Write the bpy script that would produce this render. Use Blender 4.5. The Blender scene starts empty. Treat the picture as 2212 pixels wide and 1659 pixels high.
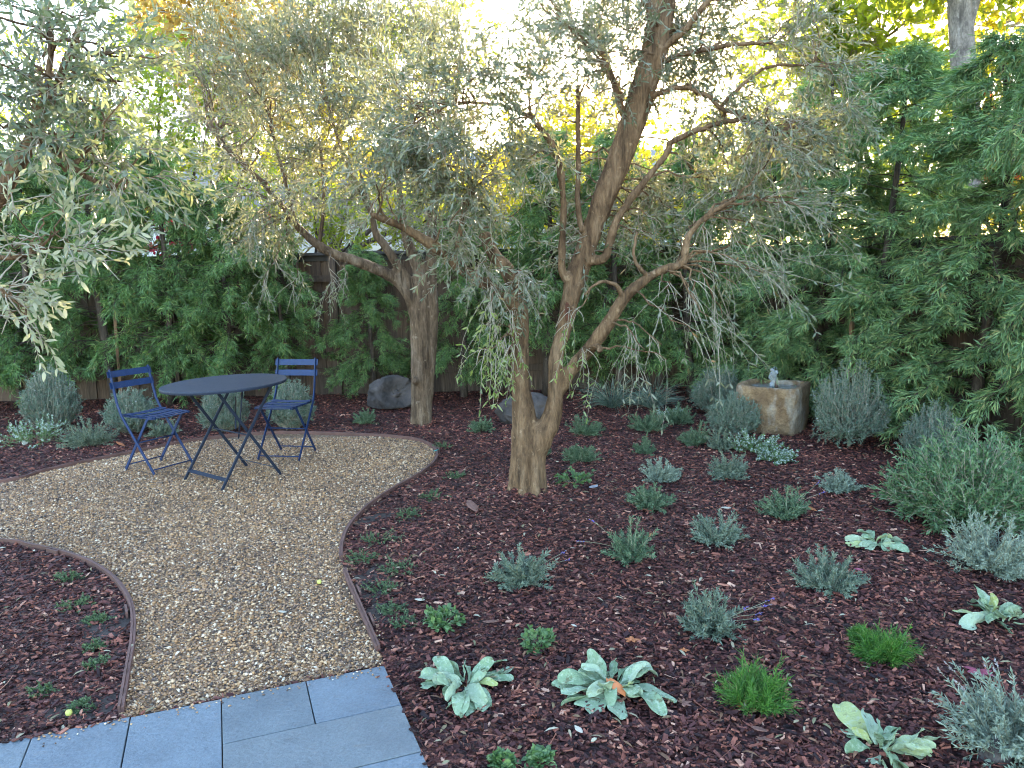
import bpy, bmesh, math, random
import numpy as np
from mathutils import Vector, Matrix

# ------------------------------------------------------------------ camera, world, sun, exposure
scene = bpy.context.scene
PITCH, ROLL, EYE, FPX = math.radians(8.47), math.radians(1.24), 1.556, 1662.0
_f = np.array([0, math.cos(PITCH), -math.sin(PITCH)])
_r0 = np.array([1.0, 0, 0]); _u0 = np.array([0, math.sin(PITCH), math.cos(PITCH)])
_R = math.cos(ROLL) * _r0 - math.sin(ROLL) * _u0
_U = math.sin(ROLL) * _r0 + math.cos(ROLL) * _u0
CAM = np.array([0, 0, EYE])
cd = bpy.data.cameras.new('camera')
cd.sensor_width = 36.0; cd.lens = 36.0 * FPX / 2212.0; cd.clip_start = 0.05; cd.clip_end = 3000
cam = bpy.data.objects.new('camera', cd); scene.collection.objects.link(cam)
cam.matrix_world = Matrix(((_R[0], _U[0], -_f[0], 0), (_R[1], _U[1], -_f[1], 0), (_R[2], _U[2], -_f[2], EYE), (0, 0, 0, 1)))
scene.camera = cam
SUN_EL, SUN_AZ = math.radians(13.2), math.radians(12.6)
world = bpy.data.worlds.new('World'); scene.world = world; world.use_nodes = True
wn = world.node_tree.nodes; wn.clear()
sky = wn.new('ShaderNodeTexSky'); sky.sky_type = 'NISHITA'; sky.sun_disc = False
sky.sun_elevation = SUN_EL; sky.sun_rotation = SUN_AZ; sky.air_density = 1.0; sky.dust_density = 0.9; sky.ozone_density = 1.0
bg = wn.new('ShaderNodeBackground'); bg.inputs[1].default_value = 0.13
wo = wn.new('ShaderNodeOutputWorld')
world.node_tree.links.new(sky.outputs[0], bg.inputs[0]); world.node_tree.links.new(bg.outputs[0], wo.inputs[0])
sl = bpy.data.lights.new('sun', 'SUN'); sl.energy = 3.8; sl.angle = math.radians(0.55); sl.color = (1.0, 0.8, 0.54)
sun = bpy.data.objects.new('sun', sl); scene.collection.objects.link(sun)
sun.rotation_euler = Vector((math.sin(SUN_AZ) * math.cos(SUN_EL), math.cos(SUN_AZ) * math.cos(SUN_EL), math.sin(SUN_EL))).to_track_quat('Z', 'Y').to_euler()
sun.location = (3, 14, 9)
scene.view_settings.view_transform = 'Standard'; scene.view_settings.look = 'None'
scene.view_settings.exposure = 3.6; scene.view_settings.gamma = 1.0
scene.render.engine = 'CYCLES'
cy = scene.cycles
cy.filter_width = 1.05; cy.use_denoising = True; cy.denoising_prefilter = 'ACCURATE'; cy.denoising_input_passes = 'RGB_ALBEDO_NORMAL'; cy.max_bounces = 6; cy.diffuse_bounces = 3; cy.glossy_bounces = 2
cy.transmission_bounces = 5; cy.transparent_max_bounces = 6; cy.sample_clamp_indirect = 4.0
cy.use_adaptive_sampling = True; cy.adaptive_threshold = 0.02
cy.caustics_reflective = False; cy.caustics_refractive = False

rng = np.random.default_rng(7)
random.seed(7)

# ------------------------------------------------------------------ helpers
def ray(x, y): return _f * FPX + _R * (x - 1106) - _U * (y - 829.5)
def gnd(x, y, z=0.0):                    # where the line of sight through a photo point meets height z
    d = ray(x, y); return CAM + d * (z - EYE) / d[2]
def at(x, y, Y):
    d = ray(x, y); return CAM + d * Y / d[1]
def nrm(a): return a / np.maximum(np.linalg.norm(a, axis=-1, keepdims=True), 1e-9)

class MB:                                # collects geometry, builds ONE mesh object
    def __init__(s): s.v = []; s.f = []; s.n = 0
    def add(s, v, f, mi=0):
        v = np.asarray(v, np.float32).reshape(-1, 3); f = np.asarray(f, np.int64)
        s.v.append(v); s.f.append((f + s.n, mi)); s.n += len(v)
    def box(s, c, size, mi=0, rz=0.0, rx=0.0, ry=0.0):
        x, y, z = [q / 2 for q in size]
        v = np.array([[-x,-y,-z],[x,-y,-z],[x,y,-z],[-x,y,-z],[-x,-y,z],[x,-y,z],[x,y,z],[-x,y,z]])
        if rx or ry or rz:
            m = np.array(Matrix.Rotation(rz, 3, 'Z') @ Matrix.Rotation(ry, 3, 'Y') @ Matrix.Rotation(rx, 3, 'X'))
            v = v @ m.T
        s.add(v + np.array(c), [[0,3,2,1],[4,5,6,7],[0,1,5,4],[1,2,6,5],[2,3,7,6],[3,0,4,7]], mi)
    def bar(s, a, b, w, t, up=(0, 0, 1), mi=0):    # rectangular bar from a to b
        a = np.array(a, float); b = np.array(b, float); d = nrm(b - a)
        side = np.cross(d, np.array(up, float)); side = nrm(side) if np.linalg.norm(side) > 1e-6 else np.array([1., 0, 0])
        u = np.cross(side, d)
        q = [(-1,-1),(1,-1),(1,1),(-1,1)]
        v = [a + side*w/2*i + u*t/2*j for i, j in q] + [b + side*w/2*i + u*t/2*j for i, j in q]
        s.add(v, [[0,3,2,1],[4,5,6,7],[0,1,5,4],[1,2,6,5],[2,3,7,6],[3,0,4,7]], mi)
    def tubes(s, P, R, sides=5, mi=0, cap=False):  # P (n,k,3), R (n,k)
        P = np.asarray(P, float); R = np.asarray(R, float)
        if P.ndim == 2: P = P[None]; R = R[None]
        n, k, _ = P.shape
        T = nrm(np.gradient(P, axis=1))
        ref = np.where(np.abs(T[:, :1, 2:3]) > 0.9, np.array([1., 0, 0]), np.array([0, 0, 1.]))
        A = np.zeros_like(P); a = nrm(np.cross(T[:, 0], ref[:, 0])); A[:, 0] = a
        for i in range(1, k):
            a = a - T[:, i] * np.sum(a * T[:, i], -1, keepdims=True); a = nrm(a); A[:, i] = a
        B = np.cross(T, A)
        th = np.arange(sides) * 2 * np.pi / sides
        V = P[:, :, None] + R[:, :, None, None] * (A[:, :, None] * np.cos(th)[None, None, :, None] + B[:, :, None] * np.sin(th)[None, None, :, None])
        ii = np.arange(k - 1)[:, None] * sides; jj = np.arange(sides)[None]; j2 = (jj + 1) % sides
        f = np.stack([ii + jj, ii + j2, ii + sides + j2, ii + sides + jj], -1).reshape(-1, 4)
        F = (f[None] + (np.arange(n) * k * sides)[:, None, None]).reshape(-1, 4)
        base = s.n
        s.add(V.reshape(-1, 3), F, mi)
        if cap:
            for q in range(n):
                o = base + q * k * sides
                s.f.append((np.array([[o + j for j in range(sides)][::-1]]), mi))
                s.f.append((np.array([[o + (k - 1) * sides + j for j in range(sides)]]), mi))
    def grid(s, V, mi=0):                # V (a,b,3)
        a, b, _ = V.shape
        i = np.arange(a - 1)[:, None] * b; j = np.arange(b - 1)[None]
        s.add(V.reshape(-1, 3), np.stack([i + j, i + j + 1, i + b + j + 1, i + b + j], -1).reshape(-1, 4), mi)
    def build(s, name, mats, parent=None, smooth=False, origin=(0, 0, 0)):
        me = bpy.data.meshes.new(name)
        V = np.concatenate(s.v) - np.asarray(origin, np.float32)
        me.vertices.add(len(V)); me.vertices.foreach_set('co', V.astype(np.float32).ravel())
        li = np.concatenate([f.ravel() for f, _ in s.f])
        tot = np.concatenate([np.full(len(f), f.shape[1]) for f, _ in s.f])
        mi = np.concatenate([np.full(len(f), m) for f, m in s.f])
        me.loops.add(len(li)); me.loops.foreach_set('vertex_index', li.astype(np.int32))
        me.polygons.add(len(tot)); st = np.concatenate([[0], np.cumsum(tot)[:-1]])
        me.polygons.foreach_set('loop_start', st.astype(np.int32)); me.polygons.foreach_set('loop_total', tot.astype(np.int32))
        me.polygons.foreach_set('material_index', mi.astype(np.int32))
        me.polygons.foreach_set('use_smooth', np.full(len(tot), smooth))
        if not isinstance(mats, (list, tuple)): mats = [mats]
        for m in mats: me.materials.append(m)
        me.update(calc_edges=True)
        o = bpy.data.objects.new(name, me); scene.collection.objects.link(o)
        if parent is not None: o.parent = parent
        return o

def thing(name, label, cat, loc=(0, 0, 0), rz=0.0, group=None):
    o = bpy.data.objects.new(name, None); scene.collection.objects.link(o)
    o.empty_display_size = 0.1; o.location = Vector([float(q) for q in loc]); o.rotation_euler = (0, 0, rz)
    o['label'] = label; o['category'] = cat
    if group: o['group'] = group
    return o
def tag(o, label, cat, group=None):
    o['label'] = label; o['category'] = cat
    if group: o['group'] = group
    return o
def struct(o): o['kind'] = 'structure'; return o
def stuff(o, label, cat): o['kind'] = 'stuff'; o['label'] = label; o['category'] = cat; return o
def dup(root, loc, rz=0.0, sc=1.0, label=None, group=None):
    r = root.copy(); scene.collection.objects.link(r); r.location = Vector([float(q) for q in loc]); r.rotation_euler = (0, 0, rz); r.scale = (sc,) * 3 if np.isscalar(sc) else sc
    if label: r['label'] = label
    if group: r['group'] = group
    for ch in list(root.children):
        c = ch.copy(); scene.collection.objects.link(c); c.parent = r
        for gch in ch.children:
            d = gch.copy(); scene.collection.objects.link(d); d.parent = c
    return r
def bevel(o, w=0.004, seg=2):
    m = o.modifiers.new('bevel', 'BEVEL'); m.width = w; m.segments = seg; m.limit_method = 'ANGLE'; m.angle_limit = math.radians(40); return o
def catmull(P, m=8):
    P = np.array(P, float); P = np.vstack([2 * P[0] - P[1], P, 2 * P[-1] - P[-2]]); out = []
    for i in range(1, len(P) - 2):
        a, b, c, d = P[i - 1:i + 3]
        for t in np.arange(m) / m:
            out.append(0.5 * (2 * b + (c - a) * t + (2 * a - 5 * b + 4 * c - d) * t * t + (3 * b - a - 3 * c + d) * t ** 3))
    out.append(P[-2]); return np.array(out)
def in_poly(P, poly):
    x, y = P[:, 0], P[:, 1]; c = np.zeros(len(P), bool); n = len(poly)
    for i in range(n):
        x1, y1 = poly[i][:2]; x2, y2 = poly[(i + 1) % n][:2]
        if y1 == y2: continue
        c ^= ((y1 > y) != (y2 > y)) & (x < (x2 - x1) * (y - y1) / (y2 - y1) + x1)
    return c

# ---- plant geometry
def grow(P0, D0, L, k=5, droop=0.0, wander=0.25):
    n = len(P0); P = np.zeros((n, k, 3)); P[:, 0] = P0; d = nrm(np.asarray(D0, float)); L = np.broadcast_to(L, (n,)); dr = np.broadcast_to(droop, (n,))
    for i in range(1, k):
        d = nrm(d + rng.normal(0, wander, (n, 3)) / (k - 1) ** .5 + np.array([0, 0, -1.]) * dr[:, None])
        P[:, i] = P[:, i - 1] + d * (L / (k - 1))[:, None]
    return P
def along(P, t):                         # P (n,k,3), t (n,m) -> pos, tangent (n,m,3)
    n, k, _ = P.shape; u = np.clip(t, 0, .999) * (k - 1); i = u.astype(int); w = (u - i)[..., None]
    r = np.arange(n)[:, None]
    return P[r, i] * (1 - w) + P[r, i + 1] * w, nrm(P[r, i + 1] - P[r, i])
def perp(T, n2=None):
    a = rng.normal(0, 1, T.shape); a -= T * np.sum(a * T, -1, keepdims=True); return nrm(a)
def leaves(mb, P, D, L, W, mi=0, kind='lance', curl=0.15, up=0.6):
    P = P.reshape(-1, 3); D = nrm(D.reshape(-1, 3)); n = len(P)
    L = np.broadcast_to(L, (n,))[:, None]; W = np.broadcast_to(W, (n,))[:, None]
    N = rng.normal(0, 1, (n, 3)) * (1 - up) + np.array([0, 0, up]); N -= D * np.sum(N * D, -1, keepdims=True); N = nrm(N)
    S = np.cross(D, N)
    if kind == 'rhomb':
        v = np.stack([P, P + D * L * .45 + S * W / 2 + N * L * curl * .25, P + D * L - N * L * curl * .6, P + D * L * .45 - S * W / 2 + N * L * curl * .25], 1)
        f = np.array([[0, 1, 2, 3]])
        k = 4
    else:
        m1, m2 = (.3, .68) if kind == 'lance' else (.35, .75)
        w2 = .42 if kind == 'lance' else .45
        v = np.stack([P, P + D * L * m1 + S * W * .5 + N * L * curl * .35, P + D * L * m1 - S * W * .5 + N * L * curl * .35,
                      P + D * L * m2 + S * W * w2 + N * L * curl * .2, P + D * L * m2 - S * W * w2 + N * L * curl * .2, P + D * L - N * L * curl * .7], 1)
        f4 = np.array([[2, 1, 3, 4]]); f3 = np.array([[0, 1, 2], [4, 3, 5]]); k = 6
        base = mb.n
        mb.add(v.reshape(-1, 3), (f4[None] + (np.arange(n) * k)[:, None, None]).reshape(-1, 4), mi)
        mb.f.append(((f3[None] + (np.arange(n) * k)[:, None, None]).reshape(-1, 3) + base, mi))
        return
    mb.add(v.reshape(-1, 3), (f[None] + (np.arange(n) * k)[:, None, None]).reshape(-1, 4), mi)
def twig_leaves(mb, P, m, L, W, ang=0.8, mi=0, kind='lance', t0=0.12, t1=1.0, curl=0.15, opposite=True, up=0.6, lv=0.25):
    n = len(P)
    if opposite:
        h = max(1, m // 2); t = np.repeat(np.linspace(t0, t1, h)[None], n, 0) + rng.uniform(-.5, .5, (n, h)) * .6 / h
        p, T = along(P, t); side = perp(T)
        d = np.concatenate([T * math.cos(ang) + side * math.sin(ang), T * math.cos(ang) - side * math.sin(ang)], 1) + rng.normal(0, .18, (n, 2 * h, 3))
        p = np.concatenate([p, p], 1)
    else:
        t = rng.uniform(t0, t1, (n, m)); p, T = along(P, t)
        a = ang * rng.uniform(.6, 1.3, (n, m, 1)); d = T * np.cos(a) + perp(T) * np.sin(a)
    q = p.shape[0] * p.shape[1]
    l = L * rng.uniform(1 - lv, 1 + lv, q)
    leaves(mb, p, d, l, W * rng.uniform(.8, 1.2, q), mi, kind, curl, up)

# ------------------------------------------------------------------ materials
def mat(name):
    m = bpy.data.materials.new(name); m.use_nodes = True; nt = m.node_tree; nt.nodes.clear()
    out = nt.nodes.new('ShaderNodeOutputMaterial'); b = nt.nodes.new('ShaderNodeBsdfPrincipled')
    nt.links.new(b.outputs[0], out.inputs[0]); return m, nt, b, out
def N(nt, t, **kw):
    n = nt.nodes.new(t)
    for k, v in kw.items():
        if k in ('ins',):
            for a, c in v.items(): n.inputs[a].default_value = c
        else: setattr(n, k, v)
    return n
def ramp(nt, src, stops, interp='LINEAR'):
    r = nt.nodes.new('ShaderNodeValToRGB'); e = r.color_ramp.elements; r.color_ramp.interpolation = interp
    while len(e) > 1: e.remove(e[0])
    e[0].position = stops[0][0]; e[0].color = (*stops[0][1], 1)
    for p, c in stops[1:]:
        q = e.new(p); q.color = (*c, 1)
    nt.links.new(src, r.inputs[0]); return r.outputs[0]
def coords(nt, kind='Object', scale=(1, 1, 1)):
    t = N(nt, 'ShaderNodeTexCoord'); mp = N(nt, 'ShaderNodeMapping'); mp.inputs['Scale'].default_value = scale
    nt.links.new(t.outputs[kind], mp.inputs[0]); return mp.outputs[0]
def noise(nt, vec, scale, detail=4, rough=.55):
    n = N(nt, 'ShaderNodeTexNoise', ins={'Scale': scale, 'Detail': detail, 'Roughness': rough})
    if vec is not None: nt.links.new(vec, n.inputs['Vector'])
    return n.outputs[0]
def mixc(nt, fac, a, b, mode='MIX'):
    m = N(nt, 'ShaderNodeMix', data_type='RGBA', blend_type=mode)
    for i, v in ((0, fac), (6, a), (7, b)):
        if hasattr(v, 'links'): nt.links.new(v, m.inputs[i])
        else: m.inputs[i].default_value = v if i == 0 else (*v, 1)
    return m.outputs[2]
def bump(nt, h, dist, strength=1.0):
    b = N(nt, 'ShaderNodeBump', ins={'Strength': strength, 'Distance': dist}); nt.links.new(h, b.inputs['Height']); return b.outputs[0]
def island(nt): return N(nt, 'ShaderNodeNewGeometry').outputs['Random Per Island']

def leaf_mat(name, stops, back=None, trans=.35, tcol=(.25, .4, .05), rough=.45, spots=None, spec=.4):
    m, nt, b, out = mat(name)
    r = island(nt); c = ramp(nt, r, stops)
    ns = noise(nt, coords(nt, 'Object'), 1.6, 2)
    c = mixc(nt, .55, c, ramp(nt, ns, [(.3, (.55, .55, .55)), (.7, (1.25, 1.25, 1.25))]), 'MULTIPLY')
    if spots: c = mixc(nt, ramp(nt, noise(nt, coords(nt), spots[0], 3), [(spots[1], (0, 0, 0)), (spots[1] + .06, (1, 1, 1))]), c, spots[2])
    if back is not None:
        gm = N(nt, 'ShaderNodeNewGeometry'); c = mixc(nt, gm.outputs['Backfacing'], c, back)
    nt.links.new(c, b.inputs['Base Color']); b.inputs['Roughness'].default_value = rough; b.inputs['Specular IOR Level'].default_value = spec
    t = N(nt, 'ShaderNodeBsdfTranslucent'); t.inputs[0].default_value = (*tcol, 1)
    mx = N(nt, 'ShaderNodeMixShader'); mx.inputs[0].default_value = trans
    nt.links.new(b.outputs[0], mx.inputs[1]); nt.links.new(t.outputs[0], mx.inputs[2]); nt.links.new(mx.outputs[0], out.inputs[0])
    return m
def simple(name, col, rough=.6, var=.25, scale=8, bmp=0.0, metal=0.0, spec=.5):
    m, nt, b, out = mat(name)
    n = noise(nt, coords(nt), scale, 5)
    c = ramp(nt, n, [(.25, tuple(q * (1 - var) for q in col)), (.75, tuple(min(1, q * (1 + var)) for q in col))])
    nt.links.new(c, b.inputs['Base Color']); b.inputs['Roughness'].default_value = rough; b.inputs['Metallic'].default_value = metal; b.inputs['Specular IOR Level'].default_value = spec
    if bmp: nt.links.new(bump(nt, n, bmp), b.inputs['Normal'])
    return m
def leaf_mat(name, stops, back=None, trans=.35, tcol=(.25, .4, .05), rough=.45, spots=None, spec=.4):
    m, nt, b, out = mat(name)
    r = island(nt); c = ramp(nt, r, stops)
    ns = noise(nt, coords(nt, 'Object'), 1.6, 2)
    c = mixc(nt, .55, c, ramp(nt, ns, [(.3, (.55, .55, .55)), (.7, (1.25, 1.25, 1.25))]), 'MULTIPLY')
    if spots: c = mixc(nt, ramp(nt, noise(nt, coords(nt), spots[0], 3), [(spots[1], (0, 0, 0)), (spots[1] + .06, (1, 1, 1))]), c, spots[2])
    if back is not None:
        gm = N(nt, 'ShaderNodeNewGeometry'); c = mixc(nt, gm.outputs['Backfacing'], c, back)
    nt.links.new(c, b.inputs['Base Color']); b.inputs['Roughness'].default_value = rough; b.inputs['Specular IOR Level'].default_value = spec
    t = N(nt, 'ShaderNodeBsdfTranslucent'); t.inputs[0].default_value = (*tcol, 1)
    mx = N(nt, 'ShaderNodeMixShader'); mx.inputs[0].default_value = trans
    nt.links.new(b.outputs[0], mx.inputs[1]); nt.links.new(t.outputs[0], mx.inputs[2]); nt.links.new(mx.outputs[0], out.inputs[0])
    return m
def simple(name, col, rough=.6, var=.25, scale=8, bmp=0.0, metal=0.0, spec=.5):
    m, nt, b, out = mat(name)
    n = noise(nt, coords(nt), scale, 5)
    c = ramp(nt, n, [(.25, tuple(q * (1 - var) for q in col)), (.75, tuple(min(1, q * (1 + var)) for q in col))])
    nt.links.new(c, b.inputs['Base Color']); b.inputs['Roughness'].default_value = rough; b.inputs['Metallic'].default_value = metal; b.inputs['Specular IOR Level'].default_value = spec
    if bmp: nt.links.new(bump(nt, n, bmp), b.inputs['Normal'])
    return m
def bark_mat(name, c1, c2, c3, scale=9, bmp=.012, vert=.25):
    m, nt, b, out = mat(name)
    v = coords(nt, 'Object', (1, 1, vert)); n1 = noise(nt, v, scale, 6, .62); n2 = noise(nt, coords(nt), 2.3, 3); n3 = noise(nt, v, scale * 5, 3)
    c = ramp(nt, n1, [(.28, c1), (.5, c2), (.75, c3)])
    c = mixc(nt, .6, c, ramp(nt, n2, [(.3, (.6, .58, .55)), (.7, (1.15, 1.12, 1.1))]), 'MULTIPLY')
    nt.links.new(c, b.inputs['Base Color']); b.inputs['Roughness'].default_value = .75; b.inputs['Specular IOR Level'].default_value = .3
    a = N(nt, 'ShaderNodeMath', operation='MULTIPLY_ADD'); nt.links.new(n3, a.inputs[0]); a.inputs[1].default_value = .35; nt.links.new(n1, a.inputs[2])
    nt.links.new(bump(nt, a.outputs[0], bmp), b.inputs['Normal']); return m

def bark_mat(name, c1, c2, c3, scale=9, bmp=.012, vert=.25):
    m, nt, b, out = mat(name)
    v = coords(nt, 'Object', (1, 1, vert)); n1 = noise(nt, v, scale, 6, .66); n2 = noise(nt, coords(nt), 2.3, 3); n3 = noise(nt, v, scale * 5, 4, .7)
    c = ramp(nt, n1, [(.3, c1), (.5, c2), (.72, c3)])
    c = mixc(nt, .7, c, ramp(nt, n3, [(.32, (.45, .42, .4)), (.6, (1.15, 1.12, 1.1))]), 'MULTIPLY')
    c = mixc(nt, .7, c, ramp(nt, n2, [(.3, (.55, .5, .48)), (.7, (1.2, 1.18, 1.15))]), 'MULTIPLY')
    li = noise(nt, coords(nt), 17, 4, .6); c = mixc(nt, ramp(nt, li, [(.62, (0, 0, 0)), (.7, (.55, .55, .55))]), c, tuple(q * 1.25 for q in c3))
    st = noise(nt, coords(nt, 'Object', (1, 1, .1)), 16, 3, .6); c = mixc(nt, ramp(nt, st, [(.3, (.8, .8, .8)), (.42, (0, 0, 0))]), c, tuple(q * .6 for q in c1))
    nt.links.new(c, b.inputs['Base Color']); b.inputs['Roughness'].default_value = .8; b.inputs['Specular IOR Level'].default_value = .2
    a = N(nt, 'ShaderNodeMath', operation='MULTIPLY_ADD'); nt.links.new(n3, a.inputs[0]); a.inputs[1].default_value = .5; nt.links.new(n1, a.inputs[2])
    nt.links.new(bump(nt, a.outputs[0], bmp), b.inputs['Normal']); return m

M = {}
M['olive_leaf'] = leaf_mat('olive_leaf', [(0, (.035, .06, .035)), (.4, (.075, .1, .058)), (.8, (.15, .165, .105)), (.96, (.22, .205, .115)), (1, (.3, .15, .06))], back=(.19, .205, .155), trans=.22, tcol=(.3, .3, .1), rough=.38)
M['olive_lit'] = leaf_mat('olive_lit_leaf', [(0, (.08, .14, .04)), (.6, (.14, .2, .06)), (1, (.22, .24, .1))], back=(.24, .28, .16), trans=.4, tcol=(.4, .5, .08), rough=.4)  # low sprouts' leaf, brightened in colour to stand for sun through hedge gaps
M['olive_near'] = leaf_mat('olive_near_leaf', [(0, (.035, .065, .045)), (.5, (.065, .1, .068)), (1, (.15, .165, .11))], back=(.19, .215, .16), trans=.3, tcol=(.3, .34, .12), rough=.38)
M['olive_bark'] = bark_mat('olive_bark', (.065, .038, .022), (.2, .125, .072), (.3, .205, .13), 12, .035, .22)
M['olive_grey'] = bark_mat('olive_grey_bark', (.055, .037, .025), (.17, .118, .08), (.27, .21, .16), 12, .035, .22)
M['twig'] = simple('twig_bark', (.3, .255, .195), .7, .3, 30)
M['pine_leaf'] = leaf_mat('fern_pine_leaf', [(0, (.05, .1, .04)), (.45, (.1, .185, .07)), (.8, (.17, .28, .1)), (.95, (.3, .38, .12)), (1, (.24, .15, .06))], trans=.28, tcol=(.2, .38, .05), rough=.42)
M['pine_sheen'] = leaf_mat('fern_pine_sheen_leaf', [(0, (.075, .14, .07)), (.4, (.14, .245, .115)), (.7, (.24, .37, .16)), (.9, (.4, .48, .19)), (1, (.42, .32, .15))], trans=.28, tcol=(.2, .38, .07), rough=.4)  # right hedge's leaf colour, lifted to carry skylight and its bluish grey sheen
M['pine_bark'] = bark_mat('fern_pine_bark', (.035, .028, .024), (.085, .066, .055), (.15, .12, .1), 14, .01, .2)
M['stake'] = simple('stake_wood', (.2, .11, .06), .8, .3, 12)
M['yellow_leaf'] = leaf_mat('yellow_leaf', [(0, (.1, .14, .02)), (.5, (.16, .19, .025)), (1, (.28, .24, .03))], trans=.55, tcol=(.75, .66, .03), rough=.5)
M['gold_leaf'] = leaf_mat('gold_leaf', [(0, (.25, .15, .03)), (.5, (.3, .22, .05)), (1, (.18, .2, .05))], trans=.5, tcol=(.75, .52, .13), rough=.5)
M['lime_leaf'] = leaf_mat('lime_leaf', [(0, (.06, .12, .02)), (.5, (.1, .17, .03)), (1, (.2, .24, .03))], trans=.5, tcol=(.5, .58, .04), rough=.45)
M['red_leaf'] = leaf_mat('red_leaf', [(0, (.3, .03, .015)), (.5, (.4, .07, .02)), (1, (.45, .16, .03))], trans=.5, tcol=(.75, .13, .04), rough=.5)
M['bract'] = leaf_mat('pink_bract', [(0, (.45, .02, .05)), (1, (.6, .06, .1))], trans=.4, tcol=(.7, .05, .1), rough=.6)
M['grey_trunk'] = bark_mat('grey_smooth_bark', (.1, .09, .085), (.22, .2, .19), (.36, .33, .31), 12, .02, .5)
M['lavender'] = leaf_mat('lavender_leaf', [(0, (.11, .15, .115)), (.5, (.17, .22, .165)), (.93, (.28, .33, .25)), (1, (.26, .2, .14))], trans=.15, tcol=(.2, .3, .15), rough=.7, spec=.2)
M['lavender_green'] = leaf_mat('lavender_green_leaf', [(0, (.07, .12, .07)), (.5, (.115, .18, .105)), (1, (.19, .26, .16))], trans=.15, tcol=(.2, .3, .12), rough=.65, spec=.2)
M['silver'] = leaf_mat('silver_leaf', [(0, (.17, .22, .17)), (.5, (.26, .32, .25)), (1, (.38, .43, .35))], trans=.12, tcol=(.3, .36, .25), rough=.8, spec=.15)
M['westringia'] = leaf_mat('westringia_leaf', [(0, (.07, .12, .085)), (.5, (.125, .195, .14)), (.94, (.22, .29, .22)), (1, (.26, .22, .15))], back=(.2, .24, .2), trans=.15, tcol=(.2, .3, .15), rough=.6, spec=.25)
M['dwarf_olive'] = leaf_mat('dwarf_olive_leaf', [(0, (.04, .095, .045)), (.5, (.07, .145, .065)), (1, (.13, .22, .09))], back=(.14, .22, .12), trans=.2, tcol=(.2, .35, .1), rough=.38)
M['green_tuft'] = leaf_mat('bright_feathery_leaf', [(0, (.03, .1, .025)), (.5, (.055, .15, .03)), (.9, (.11, .22, .05)), (1, (.26, .24, .1))], trans=.3, tcol=(.2, .5, .05), rough=.5)
M['fescue'] = leaf_mat('blue_fescue_blade', [(0, (.06, .105, .075)), (.6, (.13, .19, .15)), (.85, (.2, .25, .2)), (1, (.36, .31, .2))], trans=.15, tcol=(.2, .3, .2), rough=.6)
M['thyme'] = leaf_mat('thyme_leaf', [(0, (.05, .09, .045)), (.5, (.09, .14, .07)), (1, (.16, .2, .1))], trans=.2, tcol=(.2, .35, .1), rough=.6)
M['broad'] = leaf_mat('small_broad_leaf', [(0, (.06, .12, .05)), (.5, (.1, .18, .075)), (1, (.18, .26, .1))], trans=.25, tcol=(.25, .45, .1), rough=.5)
M['flower'] = simple('white_petal', (.8, .82, .84), .6, .05, 20)
M['white_leaf'] = leaf_mat('white_tipped_leaf', [(0, (.3, .38, .32)), (.5, (.45, .52, .46)), (1, (.62, .68, .62))], trans=.15, tcol=(.4, .5, .35), rough=.7)
M['purple'] = simple('purple_petal', (.09, .06, .32), .6, .3, 30)
M['dry'] = simple('dry_flower', (.3, .25, .25), .8, .3, 30)
M['grass_stem'] = simple('pale_stem', (.2, .2, .13), .7, .3, 20)

def ear_mat():
    m, nt, b, out = mat('lamb_ear_felt')
    c = ramp(nt, island(nt), [(0, (.18, .265, .15)), (.5, (.26, .345, .225)), (.85, (.36, .43, .3)), (1, (.36, .39, .12))])
    v = coords(nt)
    c = mixc(nt, ramp(nt, noise(nt, v, 60, 4, .7), [(.5, (0, 0, 0)), (.62, (.5, .5, .5))]), c, (.42, .49, .38))
    c = mixc(nt, ramp(nt, noise(nt, v, 34, 4, .6), [(.58, (0, 0, 0)), (.68, (.85, .85, .85))]), c, (.13, .13, .07))
    nt.links.new(c, b.inputs['Base Color']); b.inputs['Roughness'].default_value = .9; b.inputs['Specular IOR Level'].default_value = .15
    nt.links.new(bump(nt, noise(nt, v, 130, 4, .7), .006), b.inputs['Normal']); return m
M['ear'] = ear_mat()

def mulch_mat(name, base):
    m, nt, b, out = mat(name)
    if base:
        v = coords(nt, 'Object', (1, 1.0, 1)); wv = N(nt, 'ShaderNodeTexVoronoi', feature='F1', ins={'Scale': 46.0, 'Randomness': 1.0})
        nt.links.new(v, wv.inputs['Vector']); h = N(nt, 'ShaderNodeSeparateColor'); nt.links.new(wv.outputs['Color'], h.inputs[0]); r = h.outputs[0]
    else: r = island(nt)
    k = .75 if base else 1.0
    c = ramp(nt, r, [(0, (0.017 * k, 0.0088 * k, 0.0108 * k)), (.3, (0.050 * k, 0.0188 * k, 0.0189 * k)), (.58, (0.106 * k, 0.0364 * k, 0.0324 * k)), (.8, (0.181 * k, 0.0653 * k, 0.0499 * k)), (.9, (0.269 * k, 0.0931 * k, 0.0617 * k)), (.965, (0.403 * k, 0.1666 * k, 0.1092 * k)), (1, (0.616 * k, 0.3724 * k, 0.2660 * k))])
    big = noise(nt, coords(nt), .9, 4); c = mixc(nt, .8, c, ramp(nt, big, [(.3, (.62, .6, .62)), (.72, (1.25, 1.2, 1.2))]), 'MULTIPLY')
    fine = noise(nt, coords(nt), 90, 3); c = mixc(nt, .6, c, ramp(nt, fine, [(.3, (.6, .6, .6)), (.7, (1.3, 1.3, 1.3))]), 'MULTIPLY')
    nt.links.new(c, b.inputs['Base Color']); b.inputs['Roughness'].default_value = .55; b.inputs['Specular IOR Level'].default_value = .22
    nt.links.new(bump(nt, wv.outputs['Distance'] if base else fine, .02 if base else .003), b.inputs['Normal']); return m
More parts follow.
